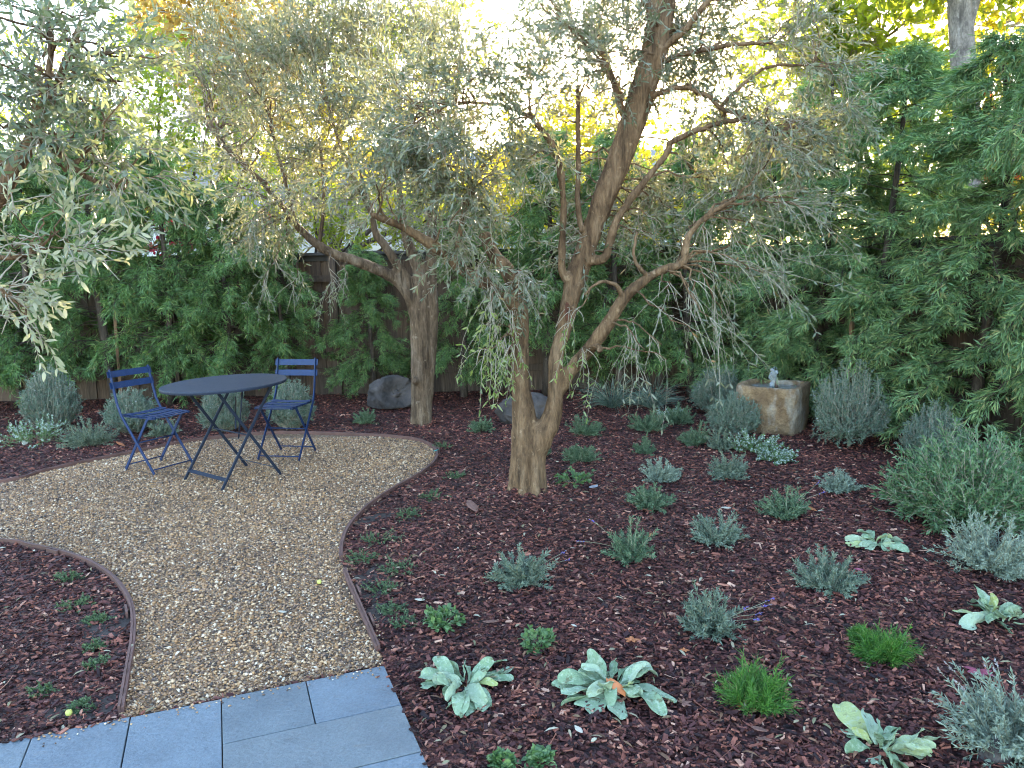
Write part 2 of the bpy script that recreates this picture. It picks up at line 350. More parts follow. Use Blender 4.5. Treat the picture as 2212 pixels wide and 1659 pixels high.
M['mulch'] = mulch_mat('bark_mulch_chip', False); M['mulch_base'] = mulch_mat('bark_mulch_base', True)
def gravel_mat(name, base):
    m, nt, b, out = mat(name)
    if base:
        wv = N(nt, 'ShaderNodeTexVoronoi', feature='F1', ins={'Scale': 105.0, 'Randomness': 1.0}); nt.links.new(coords(nt), wv.inputs['Vector'])
        h = N(nt, 'ShaderNodeSeparateColor'); nt.links.new(wv.outputs['Color'], h.inputs[0]); r = h.outputs[0]
    else: r = island(nt)
    k = .6 if base else 1.0
    q = lambda *c: tuple(x * k for x in c)
    c = ramp(nt, r, [(0, q(.055, .044, .042)), (.16, q(.16, .105, .082)), (.3, q(.34, .19, .1)), (.54, q(.5, .285, .14)), (.66, q(.27, .175, .135)), (.8, q(.56, .36, .205)), (.94, q(.68, .5, .345)), (1, q(.8, .7, .58))])
    big = noise(nt, coords(nt), 1.3, 4); c = mixc(nt, .7, c, ramp(nt, big, [(.3, (.75, .72, .7)), (.7, (1.15, 1.12, 1.05))]), 'MULTIPLY')
    nt.links.new(c, b.inputs['Base Color']); b.inputs['Roughness'].default_value = .5; b.inputs['Specular IOR Level'].default_value = .25
    if base: nt.links.new(bump(nt, wv.outputs['Distance'], .012), b.inputs['Normal'])
    return m
M['gravel'] = gravel_mat('gravel_pebble', False); M['gravel_base'] = gravel_mat('gravel_base', True)
M['soil'] = simple('dark_soil', (.042, .03, .026), .95, .5, 25, .01)
M['ground'] = simple('ground_soil', (.08, .065, .05), .95, .4, 3, .02)

def slab_mat():
    m, nt, b, out = mat('bluestone_slab')
    r = island(nt); v = coords(nt)
    c = ramp(nt, r, [(0, (.108, .135, .165)), (.4, (.142, .175, .207)), (.7, (.125, .15, .17)), (1, (.155, .172, .18))])
    n = noise(nt, v, 5, 6, .6); c = mixc(nt, .8, c, ramp(nt, n, [(.3, (.78, .78, .8)), (.7, (1.15, 1.15, 1.14))]), 'MULTIPLY')
    n2 = noise(nt, coords(nt, 'Object', (1, 2.2, 1)), 3.4, 4, .6)
    c = mixc(nt, ramp(nt, n2, [(.66, (0, 0, 0)), (.76, (.6, .6, .6))]), c, (.22, .15, .085))
    dk = noise(nt, coords(nt, 'Object', (1, 1.6, 1)), 11, 6, .7); c = mixc(nt, ramp(nt, dk, [(.6, (0, 0, 0)), (.72, (.5, .5, .5))]), c, (.07, .075, .085))
    sp = noise(nt, v, 120, 2, .5); c = mixc(nt, .4, c, ramp(nt, sp, [(.35, (.7, .7, .7)), (.65, (1.2, 1.2, 1.2))]), 'MULTIPLY')
    nt.links.new(c, b.inputs['Base Color']); b.inputs['Roughness'].default_value = .5; b.inputs['Specular IOR Level'].default_value = .3
    rip = noise(nt, coords(nt, 'Object', (1, 1.3, 1)), 55, 4, .6); nt.links.new(bump(nt, rip, .006, .8), b.inputs['Normal']); return m
M['slab'] = slab_mat()
M['edging'] = simple('edging_board', (.115, .055, .045), .75, .35, 9, .004)

def fence_mat():
    m, nt, b, out = mat('weathered_fence_board')
    v = coords(nt, 'Object', (14, 14, .9)); n = noise(nt, v, 4, 6, .65)
    c = ramp(nt, n, [(.25, (.042, .029, .022)), (.5, (.095, .064, .047)), (.75, (.15, .108, .08))])
    c = mixc(nt, .75, c, ramp(nt, island(nt), [(0, (.55, .5, .5)), (.6, (1, .95, .9)), (1, (1.25, 1.05, .9))]), 'MULTIPLY')
    wv = N(nt, 'ShaderNodeTexVoronoi', feature='F1', ins={'Scale': 2.3}); nt.links.new(coords(nt, 'Object', (2.2, 2.2, 1)), wv.inputs['Vector'])
    c = mixc(nt, ramp(nt, wv.outputs['Distance'], [(.06, (.9, .9, .9)), (.11, (0, 0, 0))]), c, (.02, .014, .01))
    nt.links.new(c, b.inputs['Base Color']); b.inputs['Roughness'].default_value = .85; nt.links.new(bump(nt, n, .006), b.inputs['Normal']); return m
M['fence'] = fence_mat()
M['fence_dark'] = simple('dark_fence_trim', (.05, .045, .045), .8, .3, 12, .004)

def paint_mat(name, col, rough, drops):
    m, nt, b, out = mat(name)
    n = noise(nt, coords(nt), 30, 4); c = ramp(nt, n, [(.3, tuple(q * .85 for q in col)), (.7, tuple(q * 1.12 for q in col))])
    nt.links.new(c, b.inputs['Base Color']); b.inputs['Roughness'].default_value = rough; b.inputs['Specular IOR Level'].default_value = .3
    v = N(nt, 'ShaderNodeTexVoronoi', feature='F1', ins={'Scale': drops}); nt.links.new(coords(nt), v.inputs['Vector'])
    hb = ramp(nt, v.outputs['Distance'], [(.12, (1, 1, 1)), (.3, (0, 0, 0))])
    nt.links.new(bump(nt, hb, .002, .7), b.inputs['Normal']); return m
M['blue'] = paint_mat('blue_chair_paint', (.01, .028, .092), .45, 60)
M['navy'] = paint_mat('navy_table_paint', (.015, .022, .042), .55, 45)
M['rivet'] = simple('rivet_metal', (.03, .04, .09), .4, .1, 10, 0, .3)

def stone_mat():
    m, nt, b, out = mat('rough_sandstone')
    v = coords(nt); n = noise(nt, v, 7, 8, .68); n2 = noise(nt, coords(nt, 'Object', (1, 1, .35)), 5.5, 5, .6); n3 = noise(nt, v, 60, 4, .7)
    c = ramp(nt, n, [(.25, (.09, .052, .03)), (.45, (.23, .14, .075)), (.62, (.35, .235, .135)), (.8, (.44, .35, .25))])
    c = mixc(nt, ramp(nt, n2, [(.56, (0, 0, 0)), (.68, (.75, .75, .75))]), c, (.43, .39, .34))
    c = mixc(nt, ramp(nt, n2, [(.28, (.8, .8, .8)), (.4, (0, 0, 0))]), c, (.09, .068, .055))
    c = mixc(nt, .5, c, ramp(nt, n3, [(.3, (.6, .6, .6)), (.7, (1.3, 1.3, 1.3))]), 'MULTIPLY')
    nt.links.new(c, b.inputs['Base Color']); b.inputs['Roughness'].default_value = .9
    a = N(nt, 'ShaderNodeMath', operation='MULTIPLY_ADD'); nt.links.new(n3, a.inputs[0]); a.inputs[1].default_value = .4; nt.links.new(n, a.inputs[2])
    nt.links.new(bump(nt, a.outputs[0], .05), b.inputs['Normal']); return m
M['stone'] = stone_mat()
M['boulder'] = simple('dark_boulder', (.06, .048, .045), .8, .75, 6, .05)
def water_mat(name, rough, tint):
    m, nt, b, out = mat(name); b.inputs['Base Color'].default_value = (*tint, 1); b.inputs['Roughness'].default_value = rough
    b.inputs['Transmission Weight'].default_value = .75; b.inputs['IOR'].default_value = 1.33
    nt.links.new(bump(nt, noise(nt, coords(nt), 35, 4), .02), b.inputs['Normal']); return m
M['water'] = water_mat('fountain_water', .05, (.75, .82, .85)); M['foam'] = water_mat('bubbling_water', .12, (.85, .92, 1.0))
M['pipe'] = simple('brown_pipe', (.09, .05, .035), .5, .2, 10)
M['wall'] = simple('pale_house_wall', (.62, .64, .68), .85, .08, 3)
M['roof'] = simple('grey_roof', (.2, .19, .19), .85, .3, 9)
M['window'] = simple('window_pane', (.04, .05, .06), .1, .2, 3)
M['trim'] = simple('white_trim', (.75, .75, .76), .6, .05, 5)
M['fruit'] = simple('yellow_fruit', (.5, .48, .12), .5, .2, 20)
M['dead_orange'] = simple('orange_dead_leaf', (.42, .14, .05), .6, .35, 25)
M['dead_brown'] = simple('brown_dead_leaf', (.17, .08, .06), .7, .4, 25)
M['dead_red'] = simple('crimson_dead_leaf', (.26, .05, .09), .6, .35, 25)
M['dead_pale'] = simple('pale_dead_leaf', (.5, .45, .36), .7, .3, 25)
M['slate'] = simple('grey_slate', (.3, .3, .34), .6, .3, 20)
M['tagplastic'] = simple('turquoise_plastic', (.02, .45, .42), .4, .1, 10)

# ------------------------------------------------------------------ setting: ground, mulch bed, gravel, patio, edging
me = MB(); me.add([[-150, -60, -.05], [150, -60, -.05], [150, 240, -.05], [-150, 240, -.05]], [[0, 1, 2, 3]]); struct(me.build('ground', M['ground']))
me = MB(); me.add([[-8.5, .6, 0], [7, .6, 0], [7, 10.4, 0], [-8.5, 10.4, 0]], [[0, 1, 2, 3]]); struct(me.build('mulch_bed', M['mulch_base']))
RIGHT_EDGE = [(830,1437),(800,1367),(772,1302),(748,1245),(738,1200),(750,1152),(788,1105),(848,1062),(905,1030),(936,1005),(945,985),(934,968),(905,955),(860,948),(790,943),(700,940),(600,938),(500,945),(400,958),(300,978),(200,998),(100,1020),(0,1045)]
LEFT_EDGE = [(0,1175),(60,1184),(130,1199),(190,1220),(240,1252),(272,1292),(286,1332),(286,1390),(276,1450),(266,1510),(258,1556)]
re = np.array([gnd(*p)[:2] for p in RIGHT_EDGE]); le = np.array([gnd(*p)[:2] for p in LEFT_EDGE])
re = np.vstack([re, re[-1] + [-.9, -.35], re[-1] + [-2.2, -.6]]); le = np.vstack([le[0] + [-2.4, .25], le[0] + [-1.0, .12], le])
REc = catmull(re, 8); LEc = catmull(le, 8)
gpoly = np.vstack([REc, LEc])
corner = np.array([-.525, 2.827]); e1 = np.array([.935, .355]); e2 = np.array([.355, -.935])
patio_poly = np.array([corner, corner - e1 * 3.2, corner - e1 * 3.2 + e2 * 3, corner + e2 * 3])
def fill(poly, z, name, m):
    from mathutils.geometry import tessellate_polygon
    tri = tessellate_polygon([[Vector((float(p[0]), float(p[1]), 0)) for p in poly]]); mb = MB(); f = []
    for t in tri:
        a, b, c = [poly[i] for i in t]
        f.append(t if (b[0] - a[0]) * (c[1] - a[1]) - (b[1] - a[1]) * (c[0] - a[0]) > 0 else t[::-1])
    mb.add([[p[0], p[1], z] for p in poly], f); return struct(mb.build(name, m))
fill(gpoly, .004, 'gravel_path', M['gravel_base'])
# stone slabs of the patio, one mesh, 30 cm modules with open joints
mb = MB()
def slab(s0, s1, t0, t1):
    g2 = .0019; jz = rng.uniform(-.0015, .0015)
    a, b, c, d = [corner + e1 * s + e2 * t for s, t in ((s0 + g2, t0 + g2), (s1 - g2, t0 + g2), (s1 - g2, t1 - g2), (s0 + g2, t1 - g2))]
    v = [[*q, -.02] for q in (a, b, c, d)] + [[*q, .03 + jz] for q in (a, b, c, d)]
    mb.add(v, [[0, 1, 2, 3], [7, 6, 5, 4], [4, 5, 1, 0], [5, 6, 2, 1], [6, 7, 3, 2], [7, 4, 0, 3]])
slab(-.3, 0, 0, .3); slab(-.6, -.3, 0, .3); slab(-.6, 0, .3, .59); slab(-.45, 0, .59, .9); slab(-.6, -.45, .59, 1.2); slab(-.45, 0, .9, 1.2)
for k in range(7): slab(-.9 - .3 * k, -.6 - .3 * k, 0, .6 if k % 2 == 0 else .9)
for k in range(7): slab(-.9 - .3 * k, -.6 - .3 * k, .6 if k % 2 == 0 else .9, 1.2)
for k in range(4): slab(-.6 * k - .6, -.6 * k, 1.2, 1.8)
po = bevel(mb.build('stone_patio', M['slab']), .002); struct(po)
me = MB(); P4 = np.array([corner - e1 * .006 + e2 * .006, corner - e1 * 2.7 + e2 * .006, corner - e1 * 2.7 + e2 * 1.79, corner - e1 * .006 + e2 * 1.79])
me.add([[*q, .008] for q in P4], [[3, 2, 1, 0]]); struct(me.build('patio_joint_bed', M['soil']))

def edging(path, label, skip=None):
    P = np.array(path); T = nrm(np.gradient(P, axis=0)); Nn = np.stack([-T[:, 1], T[:, 0]], 1)
    mb = MB()
    for off, zt in ((-.0085, .034), (.0025, .03)):
        w = .0098
        rows = []
        for q, n in zip(P, Nn):
            a = q + n * (off - w / 2 + .006); b = q + n * (off + w / 2 + .006); zz = zt + rng.normal(0, .0012)
            rows.append([[*a, -.04], [*a, zz], [*b, zz], [*b, -.04]])
        mb.grid(np.array(rows)); n0 = mb.n - 4
        mb.add(rows[0], [[0, 1, 2, 3]]); mb.add(rows[-1], [[3, 2, 1, 0]])
    for i in (len(P) // 3, 2 * len(P) // 3):   # short splice boards
        q = P[i]; n = Nn[i]; mb.bar([*(q + n * -.022 - T[i] * .05), .01], [*(q + n * -.022 + T[i] * .05), .01], .01, .05)
    return tag(mb.build('garden_edging', M['edging']), label, 'garden edging', 'wooden edging boards round the gravel')
i_break = int(np.argmin(np.linalg.norm(REc - gnd(740, 1212)[:2], axis=1))); i_b2 = int(np.argmin(np.linalg.norm(REc - gnd(746, 1240)[:2], axis=1)))
edging(REc[3:i_b2 + 1], 'short reddish edging board running from the patio corner along the gravel')
edging(REc[i_break:], 'long reddish edging board curving round the far side of the gravel circle')
edging(LEc[:-2], 'reddish edging board curving round the mulch bed left of the gravel path')

def ellipse_poly(c, rx, ry, n=26, rz=0):
    t = np.arange(n) * 2 * np.pi / n; r = 1 + .16 * np.sin(3 * t + rx * 40) + .1 * np.sin(5 * t + ry * 30)
    x, y = rx * r * np.cos(t), ry * r * np.sin(t); return np.stack([c[0] + x * math.cos(rz) - y * math.sin(rz), c[1] + x * math.sin(rz) + y * math.cos(rz)], 1)
SOIL = [(gnd(238, 1345), .12, .17, 0), (gnd(795, 1262), .1, .22, 0), (gnd(812, 1330), .08, .12, 0), (gnd(190, 1530), .14, .07, .3), (gnd(805, 1120), .06, .2, -.9)]
soil_polys = [ellipse_poly(c, a, b, rz=r) for c, a, b, r in SOIL]
for sp in soil_polys: fill(sp, .003, 'bare_soil', M['soil'])

def chips(n_try, ylo, yhi, size):
    Y = rng.uniform(ylo, yhi, n_try); X = rng.uniform(-1, 1, n_try) * (Y * .68 + 1.0); P = np.stack([X, Y], 1)
    k = ~in_poly(P, gpoly) & ~in_poly(P, patio_poly) & (X > -7.6) & (X < 5.6)
    for sp in soil_polys: k &= ~(in_poly(P, sp) & (rng.random(n_try) < .42))
    return P[k]
mb = MB()
for ylo, yhi, dens, sc in ((1.9, 3.4, 4300, 1.0), (3.4, 5.2, 3000, 1.08), (5.2, 7.2, 1900, 1.2), (7.2, 9.8, 1000, 1.35)):
    area = (yhi - ylo) * 2 * ((ylo + yhi) / 2 * .68 + 1.0)
    P = chips(int(area * dens), ylo, yhi, sc); n = len(P)
    L = np.clip(rng.lognormal(math.log(.0165), .42, n), .006, .05) * sc; W = np.clip(L * rng.uniform(.22, .6, n), .004, .02); T = rng.uniform(.002, .006, n) * sc
    yaw = rng.uniform(0, 2 * np.pi, n); pit = rng.normal(0, .28, n); rol = rng.normal(0, .35, n)
    ax = np.stack([np.cos(yaw) * np.cos(pit), np.sin(yaw) * np.cos(pit), np.sin(pit)], 1)
    ay = nrm(np.cross(np.array([0, 0, 1.]), ax)); az = np.cross(ax, ay); ay, az = ay * np.cos(rol)[:, None] + az * np.sin(rol)[:, None], az * np.cos(rol)[:, None] - ay * np.sin(rol)[:, None]
    C = np.stack([P[:, 0], P[:, 1], rng.uniform(.002, .017, n)], 1)
    V = np.zeros((n, 8, 3))
    for i, (a, b, c) in enumerate([(-1,-1,-1),(1,-1,-1),(1,1,-1),(-1,1,-1),(-1,-1,1),(1,-1,1),(1,1,1),(-1,1,1)]):
        tap = rng.uniform(.45, 1.1, n)
        V[:, i] = C + ax * (L / 2 * a * rng.uniform(.75, 1.1, n))[:, None] + ay * (W / 2 * b * tap)[:, None] + az * (T / 2 * c)[:, None]
    f = np.array([[4,5,6,7],[0,1,5,4],[1,2,6,5],[2,3,7,6],[3,0,4,7]])
    mb.add(V.reshape(-1, 3), (f[None] + (np.arange(n) * 8)[:, None, None]).reshape(-1, 4))
def extra_chips(P, z):
    n = len(P); L = rng.uniform(.008, .032, n); W = L * rng.uniform(.25, .6, n); yaw = rng.uniform(0, 6.28, n)
    ax = nrm(np.stack([np.cos(yaw), np.sin(yaw), rng.normal(0, .3, n)], 1)); ay = nrm(np.cross(np.array([0, 0, 1.]), ax)); az = np.cross(ax, ay); C = np.stack([P[:, 0], P[:, 1], z], 1)
    V = np.stack([C + ax * (L * a)[:, None] / 2 + ay * (W * b)[:, None] / 2 + az * .002 * c for a, b, c in [(-1,-1,-1),(1,-1,-1),(1,1,-1),(-1,1,-1),(-1,-1,1),(1,-1,1),(1,1,1),(-1,1,1)]], 1)
    mb.add(V.reshape(-1, 3), (np.array([[4,5,6,7],[0,1,5,4],[1,2,6,5],[2,3,7,6],[3,0,4,7]])[None] + (np.arange(n) * 8)[:, None, None]).reshape(-1, 4))
for tx_, ty_, tr_, m_ in ((1138, 1056, .115, 900), (912, 912, .11, 600)):
    c_ = gnd(tx_, ty_)[:2]; a_ = rng.uniform(0, 6.28, m_); q_ = np.abs(rng.normal(0, .075, m_)); extra_chips(c_ + np.stack([np.cos(a_), np.sin(a_)], 1) * (tr_ + q_)[:, None], .05 * np.exp(-q_ / .06) + rng.uniform(0, .008, m_))
u_ = rng.random(70) * 2.2; extra_chips(corner - e1 * (.92 + u_ * .8)[:, None] + e2 * np.abs(rng.normal(0, .014, 70))[:, None], np.full(70, .034))
u_ = rng.random(9) * .7; extra_chips(corner + e2 * u_[:, None] - e1 * np.abs(rng.normal(0, .02, 9))[:, None], np.full(9, .034))
P = chips(5200, 1.9, 8.5, 1); n = len(P); yaw = rng.uniform(0, 6.28, n); L = np.clip(rng.lognormal(math.log(.035), .5, n), .012, .11)
c0 = np.stack([P[:, 0], P[:, 1], rng.uniform(.014, .024, n)], 1); dd = np.stack([np.cos(yaw), np.sin(yaw), rng.normal(0, .12, n)], 1)
mb.tubes(np.stack([c0 - dd * L[:, None] / 2, c0 + rng.normal(0, .002, (n, 3)), c0 + dd * L[:, None] / 2], 1), np.full((n, 3), 1.0) * rng.uniform(.0007, .002, (n, 1)), 4)
stuff(mb.build('bark_mulch', M['mulch']), 'reddish brown bark mulch chips covering the planting beds', 'mulch')
mb = MB()
for ylo, yhi, dens, sc in ((2.2, 3.3, 12500, 1.0), (3.3, 4.6, 10000, 1.05), (4.6, 7.2, 7500, 1.15)):
    area = (yhi - ylo) * 4.6; n = int(area * dens)
    P = np.stack([rng.uniform(-4.9, -.3, n), rng.uniform(ylo, yhi, n)], 1)
    P = P[in_poly(P, gpoly) & ~in_poly(P, patio_poly)]; n = len(P)
    r = np.clip(rng.lognormal(math.log(.0049), .34, n), .0026, .0105) * sc; yaw = rng.uniform(0, 6.28, n)
    c, s = np.cos(yaw), np.sin(yaw); a = r * rng.uniform(.9, 1.5, n); b = r * rng.uniform(.65, 1, n); h = r * rng.uniform(.5, .85, n)
    C = np.stack([P[:, 0], P[:, 1], .004 + h * rng.uniform(.3, 1.1, n)], 1)
    V = np.zeros((n, 6, 3)); z = np.zeros(n)
    X = np.stack([c * a, s * a, rng.normal(0, .25, n) * a], 1); Yv = np.stack([-s * b, c * b, rng.normal(0, .25, n) * b], 1); Z = np.stack([rng.normal(0, .2, n) * h, rng.normal(0, .2, n) * h, h], 1)
    for i, q in enumerate((X, Yv, -X, -Yv, Z, -Z)): V[:, i] = C + q * rng.uniform(.85, 1.1, (n, 1))
    f = np.array([[0,1,4],[1,2,4],[2,3,4],[3,0,4],[1,0,5],[2,1,5],[3,2,5],[0,3,5]])
    mb.add(V.reshape(-1, 3), (f[None] + (np.arange(n) * 6)[:, None, None]).reshape(-1, 3))
n = 420; u = rng.random(n) * 2.1; v = np.abs(rng.normal(0, .035, n)) + .004; on = rng.random(n) < .3
Pp = corner[None] - e1 * (u * (on * .55 + ~on * .0) + .02)[:, None] + e2 * v[:, None]; Pq = REc[rng.integers(3, i_b2 + 30, n)] + rng.normal(0, .035, (n, 2)); Pp = np.where(on[:, None], Pp, Pq)
n = len(Pp); r = rng.uniform(.003, .0065, n); C = np.stack([Pp[:, 0], Pp[:, 1], np.where(on, .034, .014)], 1)
V = np.stack([C + np.array(q) * r[:, None] * rng.uniform(.7, 1.2, (n, 1)) for q in ((1, .2, 0), (-.2, 1, 0), (-1, -.2, 0), (.2, -1, 0), (0, 0, .7), (0, 0, -.7))], 1)
mb.add(V.reshape(-1, 3), (f[None] + (np.arange(n) * 6)[:, None, None]).reshape(-1, 3))
stuff(mb.build('pea_gravel', M['gravel'], smooth=True), 'tan and grey pea gravel pebbles on the path and seating circle', 'gravel')

mb = MB(); P = chips(2600, 1.9, 9.0, 1); n = len(P); a_ = rng.uniform(0, 6.28, n)
leaves(mb, np.stack([P[:, 0], P[:, 1], rng.uniform(.018, .028, n)], 1), np.stack([np.cos(a_), np.sin(a_), rng.normal(0, .15, n)], 1), rng.uniform(.025, .055, n), rng.uniform(.006, .013, n), 0, 'lance', .2, .8)
M['litter'] = leaf_mat('olive_leaf_litter', [(0, (.1, .05, .03)), (.35, (.2, .1, .055)), (.6, (.16, .15, .08)), (.85, (.3, .24, .15)), (1, (.42, .4, .3))], trans=.1, tcol=(.3, .2, .1), rough=.7)
stuff(mb.build('leaf_litter', M['litter']), 'small dry olive leaves scattered over the bark mulch', 'leaf litter')

# ------------------------------------------------------------------ fences
def fence(A, B, h, label, nposts):
    A = np.array(A); B = np.array(B); L = np.linalg.norm(B - A); rz = math.atan2(B[1] - A[1], B[0] - A[0])
    root = thing('wooden_fence', label, 'fence', (*A, 0), rz, 'wooden boundary fences')
    mb = MB(); x = 0.0; i = 0
    while x < L:
        w = rng.uniform(.128, .145); hh = h - .05 + rng.normal(0, .004)
        mb.box((x + w / 2, (.0 if i % 2 else .0205), hh / 2 - .03), (w + (-.004 if i % 2 else .03), .018, hh + .06), ry=rng.normal(0, .0025)); x += w; i += 1
    mb.build('board_panel', M['fence'], root)
    for z in (.3, h - .32):
        mb = MB(); mb.box((L / 2, -.034, z), (L, .04, .085)); bevel(mb.build('rail', M['fence'], root), .004)
    for k in range(nposts):
        mb = MB(); mb.box((L * (k + .5) / nposts, -.06, h / 2 - .01), (.09, .09, h - .03)); bevel(mb.build('post', M['fence'], root), .005)
    mb = MB(); mb.box((L / 2, -.03, h - .012), (L, .16, .035)); mb.box((L / 2, -.0, h - .065), (L, .045, .07)); bevel(mb.build('cap_rail', M['fence_dark'], root), .004)
    return root
FC = (2.95, 9.9)
fence((-9.5, 9.9), FC, 1.81, 'weathered brown board fence along the back behind the table and olive trees', 6)
fence(FC, (5.7, 2.5), 1.76, 'dark weathered board fence along the right behind the stone fountain', 4)

# ------------------------------------------------------------------ house beyond the fence
hs = thing('neighbour_house', 'pale house with a grey roof showing in gaps beyond the back fence', 'house', (-4.5, 18, 0))
mb = MB(); mb.box((0, 2.5, 1.55), (17, 5, 3.1)); mb.build('wall', M['wall'], hs)
mb = MB(); mb.add([[-9, -.5, 3.0], [9, -.5, 3.0], [9, 2.5, 4.55], [-9, 2.5, 4.55], [-9, 5.5, 3.0], [9, 5.5, 3.0]], [[0, 1, 2, 3], [3, 2, 5, 4]])
ro = mb.build('roof', M['roof'], hs); sm = ro.modifiers.new('solid', 'SOLIDIFY'); sm.thickness = .14
for wx in (-6.2, -2.6, 1.4, 5.6):
    mb = MB(); mb.box((wx, -.03, 1.6), (1.3, .08, 1.1)); wf = mb.build('window', M['trim'], hs)
    mb = MB(); mb.box((wx, -.08, 1.6), (1.1, .03, .9)); mb.build('pane', M['window'], wf)

# ------------------------------------------------------------------ olive trees
def px_limb(pts):
    P = np.array([at(x, y, Y) for x, y, Y, w in pts]); r = np.array([w / 2 * np.linalg.norm(p - CAM) / FPX for (x, y, Y, w), p in zip(pts, P)])
    Q = catmull(np.hstack([P, r[:, None]]), 5); return Q[:, :3], np.maximum(Q[:, 3], .003)
def olive(root, thick, thin, blobs, bark, leaf, leafL=.048, leafW=.0105, origin=None, lit=None, sub=4, voxel=.013, dens=.68):
    o = np.array(root.location)
    mb = MB(); nodes = []; nr = []; nt = []
    for l in thick:
        P, r = px_limb(l); mb.tubes(P, r, 14, cap=True); nodes.append(P[3:]); nr.append(r[3:]); nt.append(nrm(np.gradient(P, axis=0))[3:])
    if thick:
        tr = mb.build('trunk', M[bark], root, True, o)
        m = tr.modifiers.new('join', 'REMESH'); m.mode = 'VOXEL'; m.voxel_size = voxel; m.use_smooth_shade = True
        m = tr.modifiers.new('soften', 'SMOOTH'); m.iterations = 4; m.factor = .5
        tx = bpy.data.textures.new('bark_lumps', 'CLOUDS'); tx.noise_scale = .16
        m = tr.modifiers.new('lumps', 'DISPLACE'); m.texture = tx; m.strength = .018; m.mid_level = .5
        tx = bpy.data.textures.new('bark_fine', 'CLOUDS'); tx.noise_scale = .045
        m = tr.modifiers.new('fine', 'DISPLACE'); m.texture = tx; m.strength = .011; m.mid_level = .5
    for l in thin:
        mb = MB(); P, r = px_limb(l); P = P + rng.normal(0, .003, P.shape); mb.tubes(P, r, 7, cap=True); mb.build('limb', M[bark], root, True, o); nodes.append(P[2:]); nr.append(r[2:]); nt.append(nrm(np.gradient(P, axis=0))[2:])
    nodes = np.concatenate(nodes); nr = np.concatenate(nr); nt = np.concatenate(nt)
    mb = MB()
    for b in blobs:
        px, py, Y, rx, rz, ry, nb, ntw, bias = b[:9]; ntw = max(6, int(ntw * dens)) if ntw > 45 else ntw; ll = b[9] if len(b) > 9 else (.2, .38); nl = b[10] if len(b) > 10 else 18; lm = b[11] if len(b) > 11 else 1
        droop = b[12] if len(b) > 12 else .12
        c = at(px, py, Y); k = np.linalg.norm(c - CAM) / FPX; rad = np.array([rx * k, ry, rz * k]); bias = np.array(bias, float)
        tg = rng.normal(0, 1, (nb, 3)); tg = c + nrm(tg) * rng.uniform(.25, 1, (nb, 1)) ** .5 * rad
        d = np.linalg.norm(nodes[None] - tg[:, None], axis=2) + np.maximum(0, nodes[None, :, 2] - tg[:, None, 2]) * .3 - nr[None] * 1.5
        pick = np.argsort(d, axis=1)[:, :8][np.arange(nb), rng.integers(0, 8, nb)]
        S = nodes[pick]; ds = np.linalg.norm(tg - S, axis=1, keepdims=True)
        m1 = S + nrm(nt[pick] * .7 + nrm(tg - S) * .6 + perp(nt[pick]) * .5 + np.array([0, 0, .25])) * ds * .35
        m2 = tg - nrm(nrm(tg - S) + bias * .9 + rng.normal(0, .3, (nb, 3))) * ds * .35
        t = np.linspace(0, 1, 8)[None, :, None]
        B = (1 - t) ** 3 * S[:, None] + 3 * (1 - t) ** 2 * t * m1[:, None] + 3 * (1 - t) * t * t * m2[:, None] + t ** 3 * tg[:, None]
        B[:, 1:] += rng.normal(0, .012, B[:, 1:].shape)
        r0 = np.minimum(nr[pick] * .5, .0075)[:, None]
        mb.tubes(B, r0 * (1 - .8 * np.linspace(0, 1, 8))[None] + .001, 5, 3)
        p, T = along(B, rng.uniform(.35, 1, (nb, sub))); n = nb * sub
        Sb = grow(p.reshape(-1, 3), (T * .7 + perp(T) * .7 + bias * .6).reshape(-1, 3), rng.uniform(.3, .65, n) * max(rad[0], .3), 6, droop, .3)
        mb.tubes(Sb, np.linspace(.0032, .0012, 6)[None] * np.ones((n, 1)), 4, 0)
        n1 = ntw // 3; n2 = ntw - n1
        i1 = rng.integers(0, nb, n1); i2 = rng.integers(0, n, n2)
        p1, T1 = along(B[i1], rng.uniform(.45, 1, (n1, 1))); p2, T2 = along(Sb[i2], rng.uniform(.1, 1, (n2, 1)))
        p = np.concatenate([p1, p2])[:, 0]; T = np.concatenate([T1, T2])[:, 0]
        tw = grow(p, T * .6 + perp(T) * .7 + bias + rng.normal(0, .15, T.shape), rng.uniform(ll[0], ll[1], ntw), 5, droop, .25)
        mb.tubes(tw, np.linspace(.0023, .001, 5)[None] * np.ones((ntw, 1)), 3, 0)
        twig_leaves(mb, tw, nl, leafL, leafW, .7, lm, 'lance', .1, 1.0, .12, True, .45, .35)
    mats = [M['twig'], M[leaf], M[lit or leaf], M[bark]]
    mb.build('crown', mats, root, False, o)

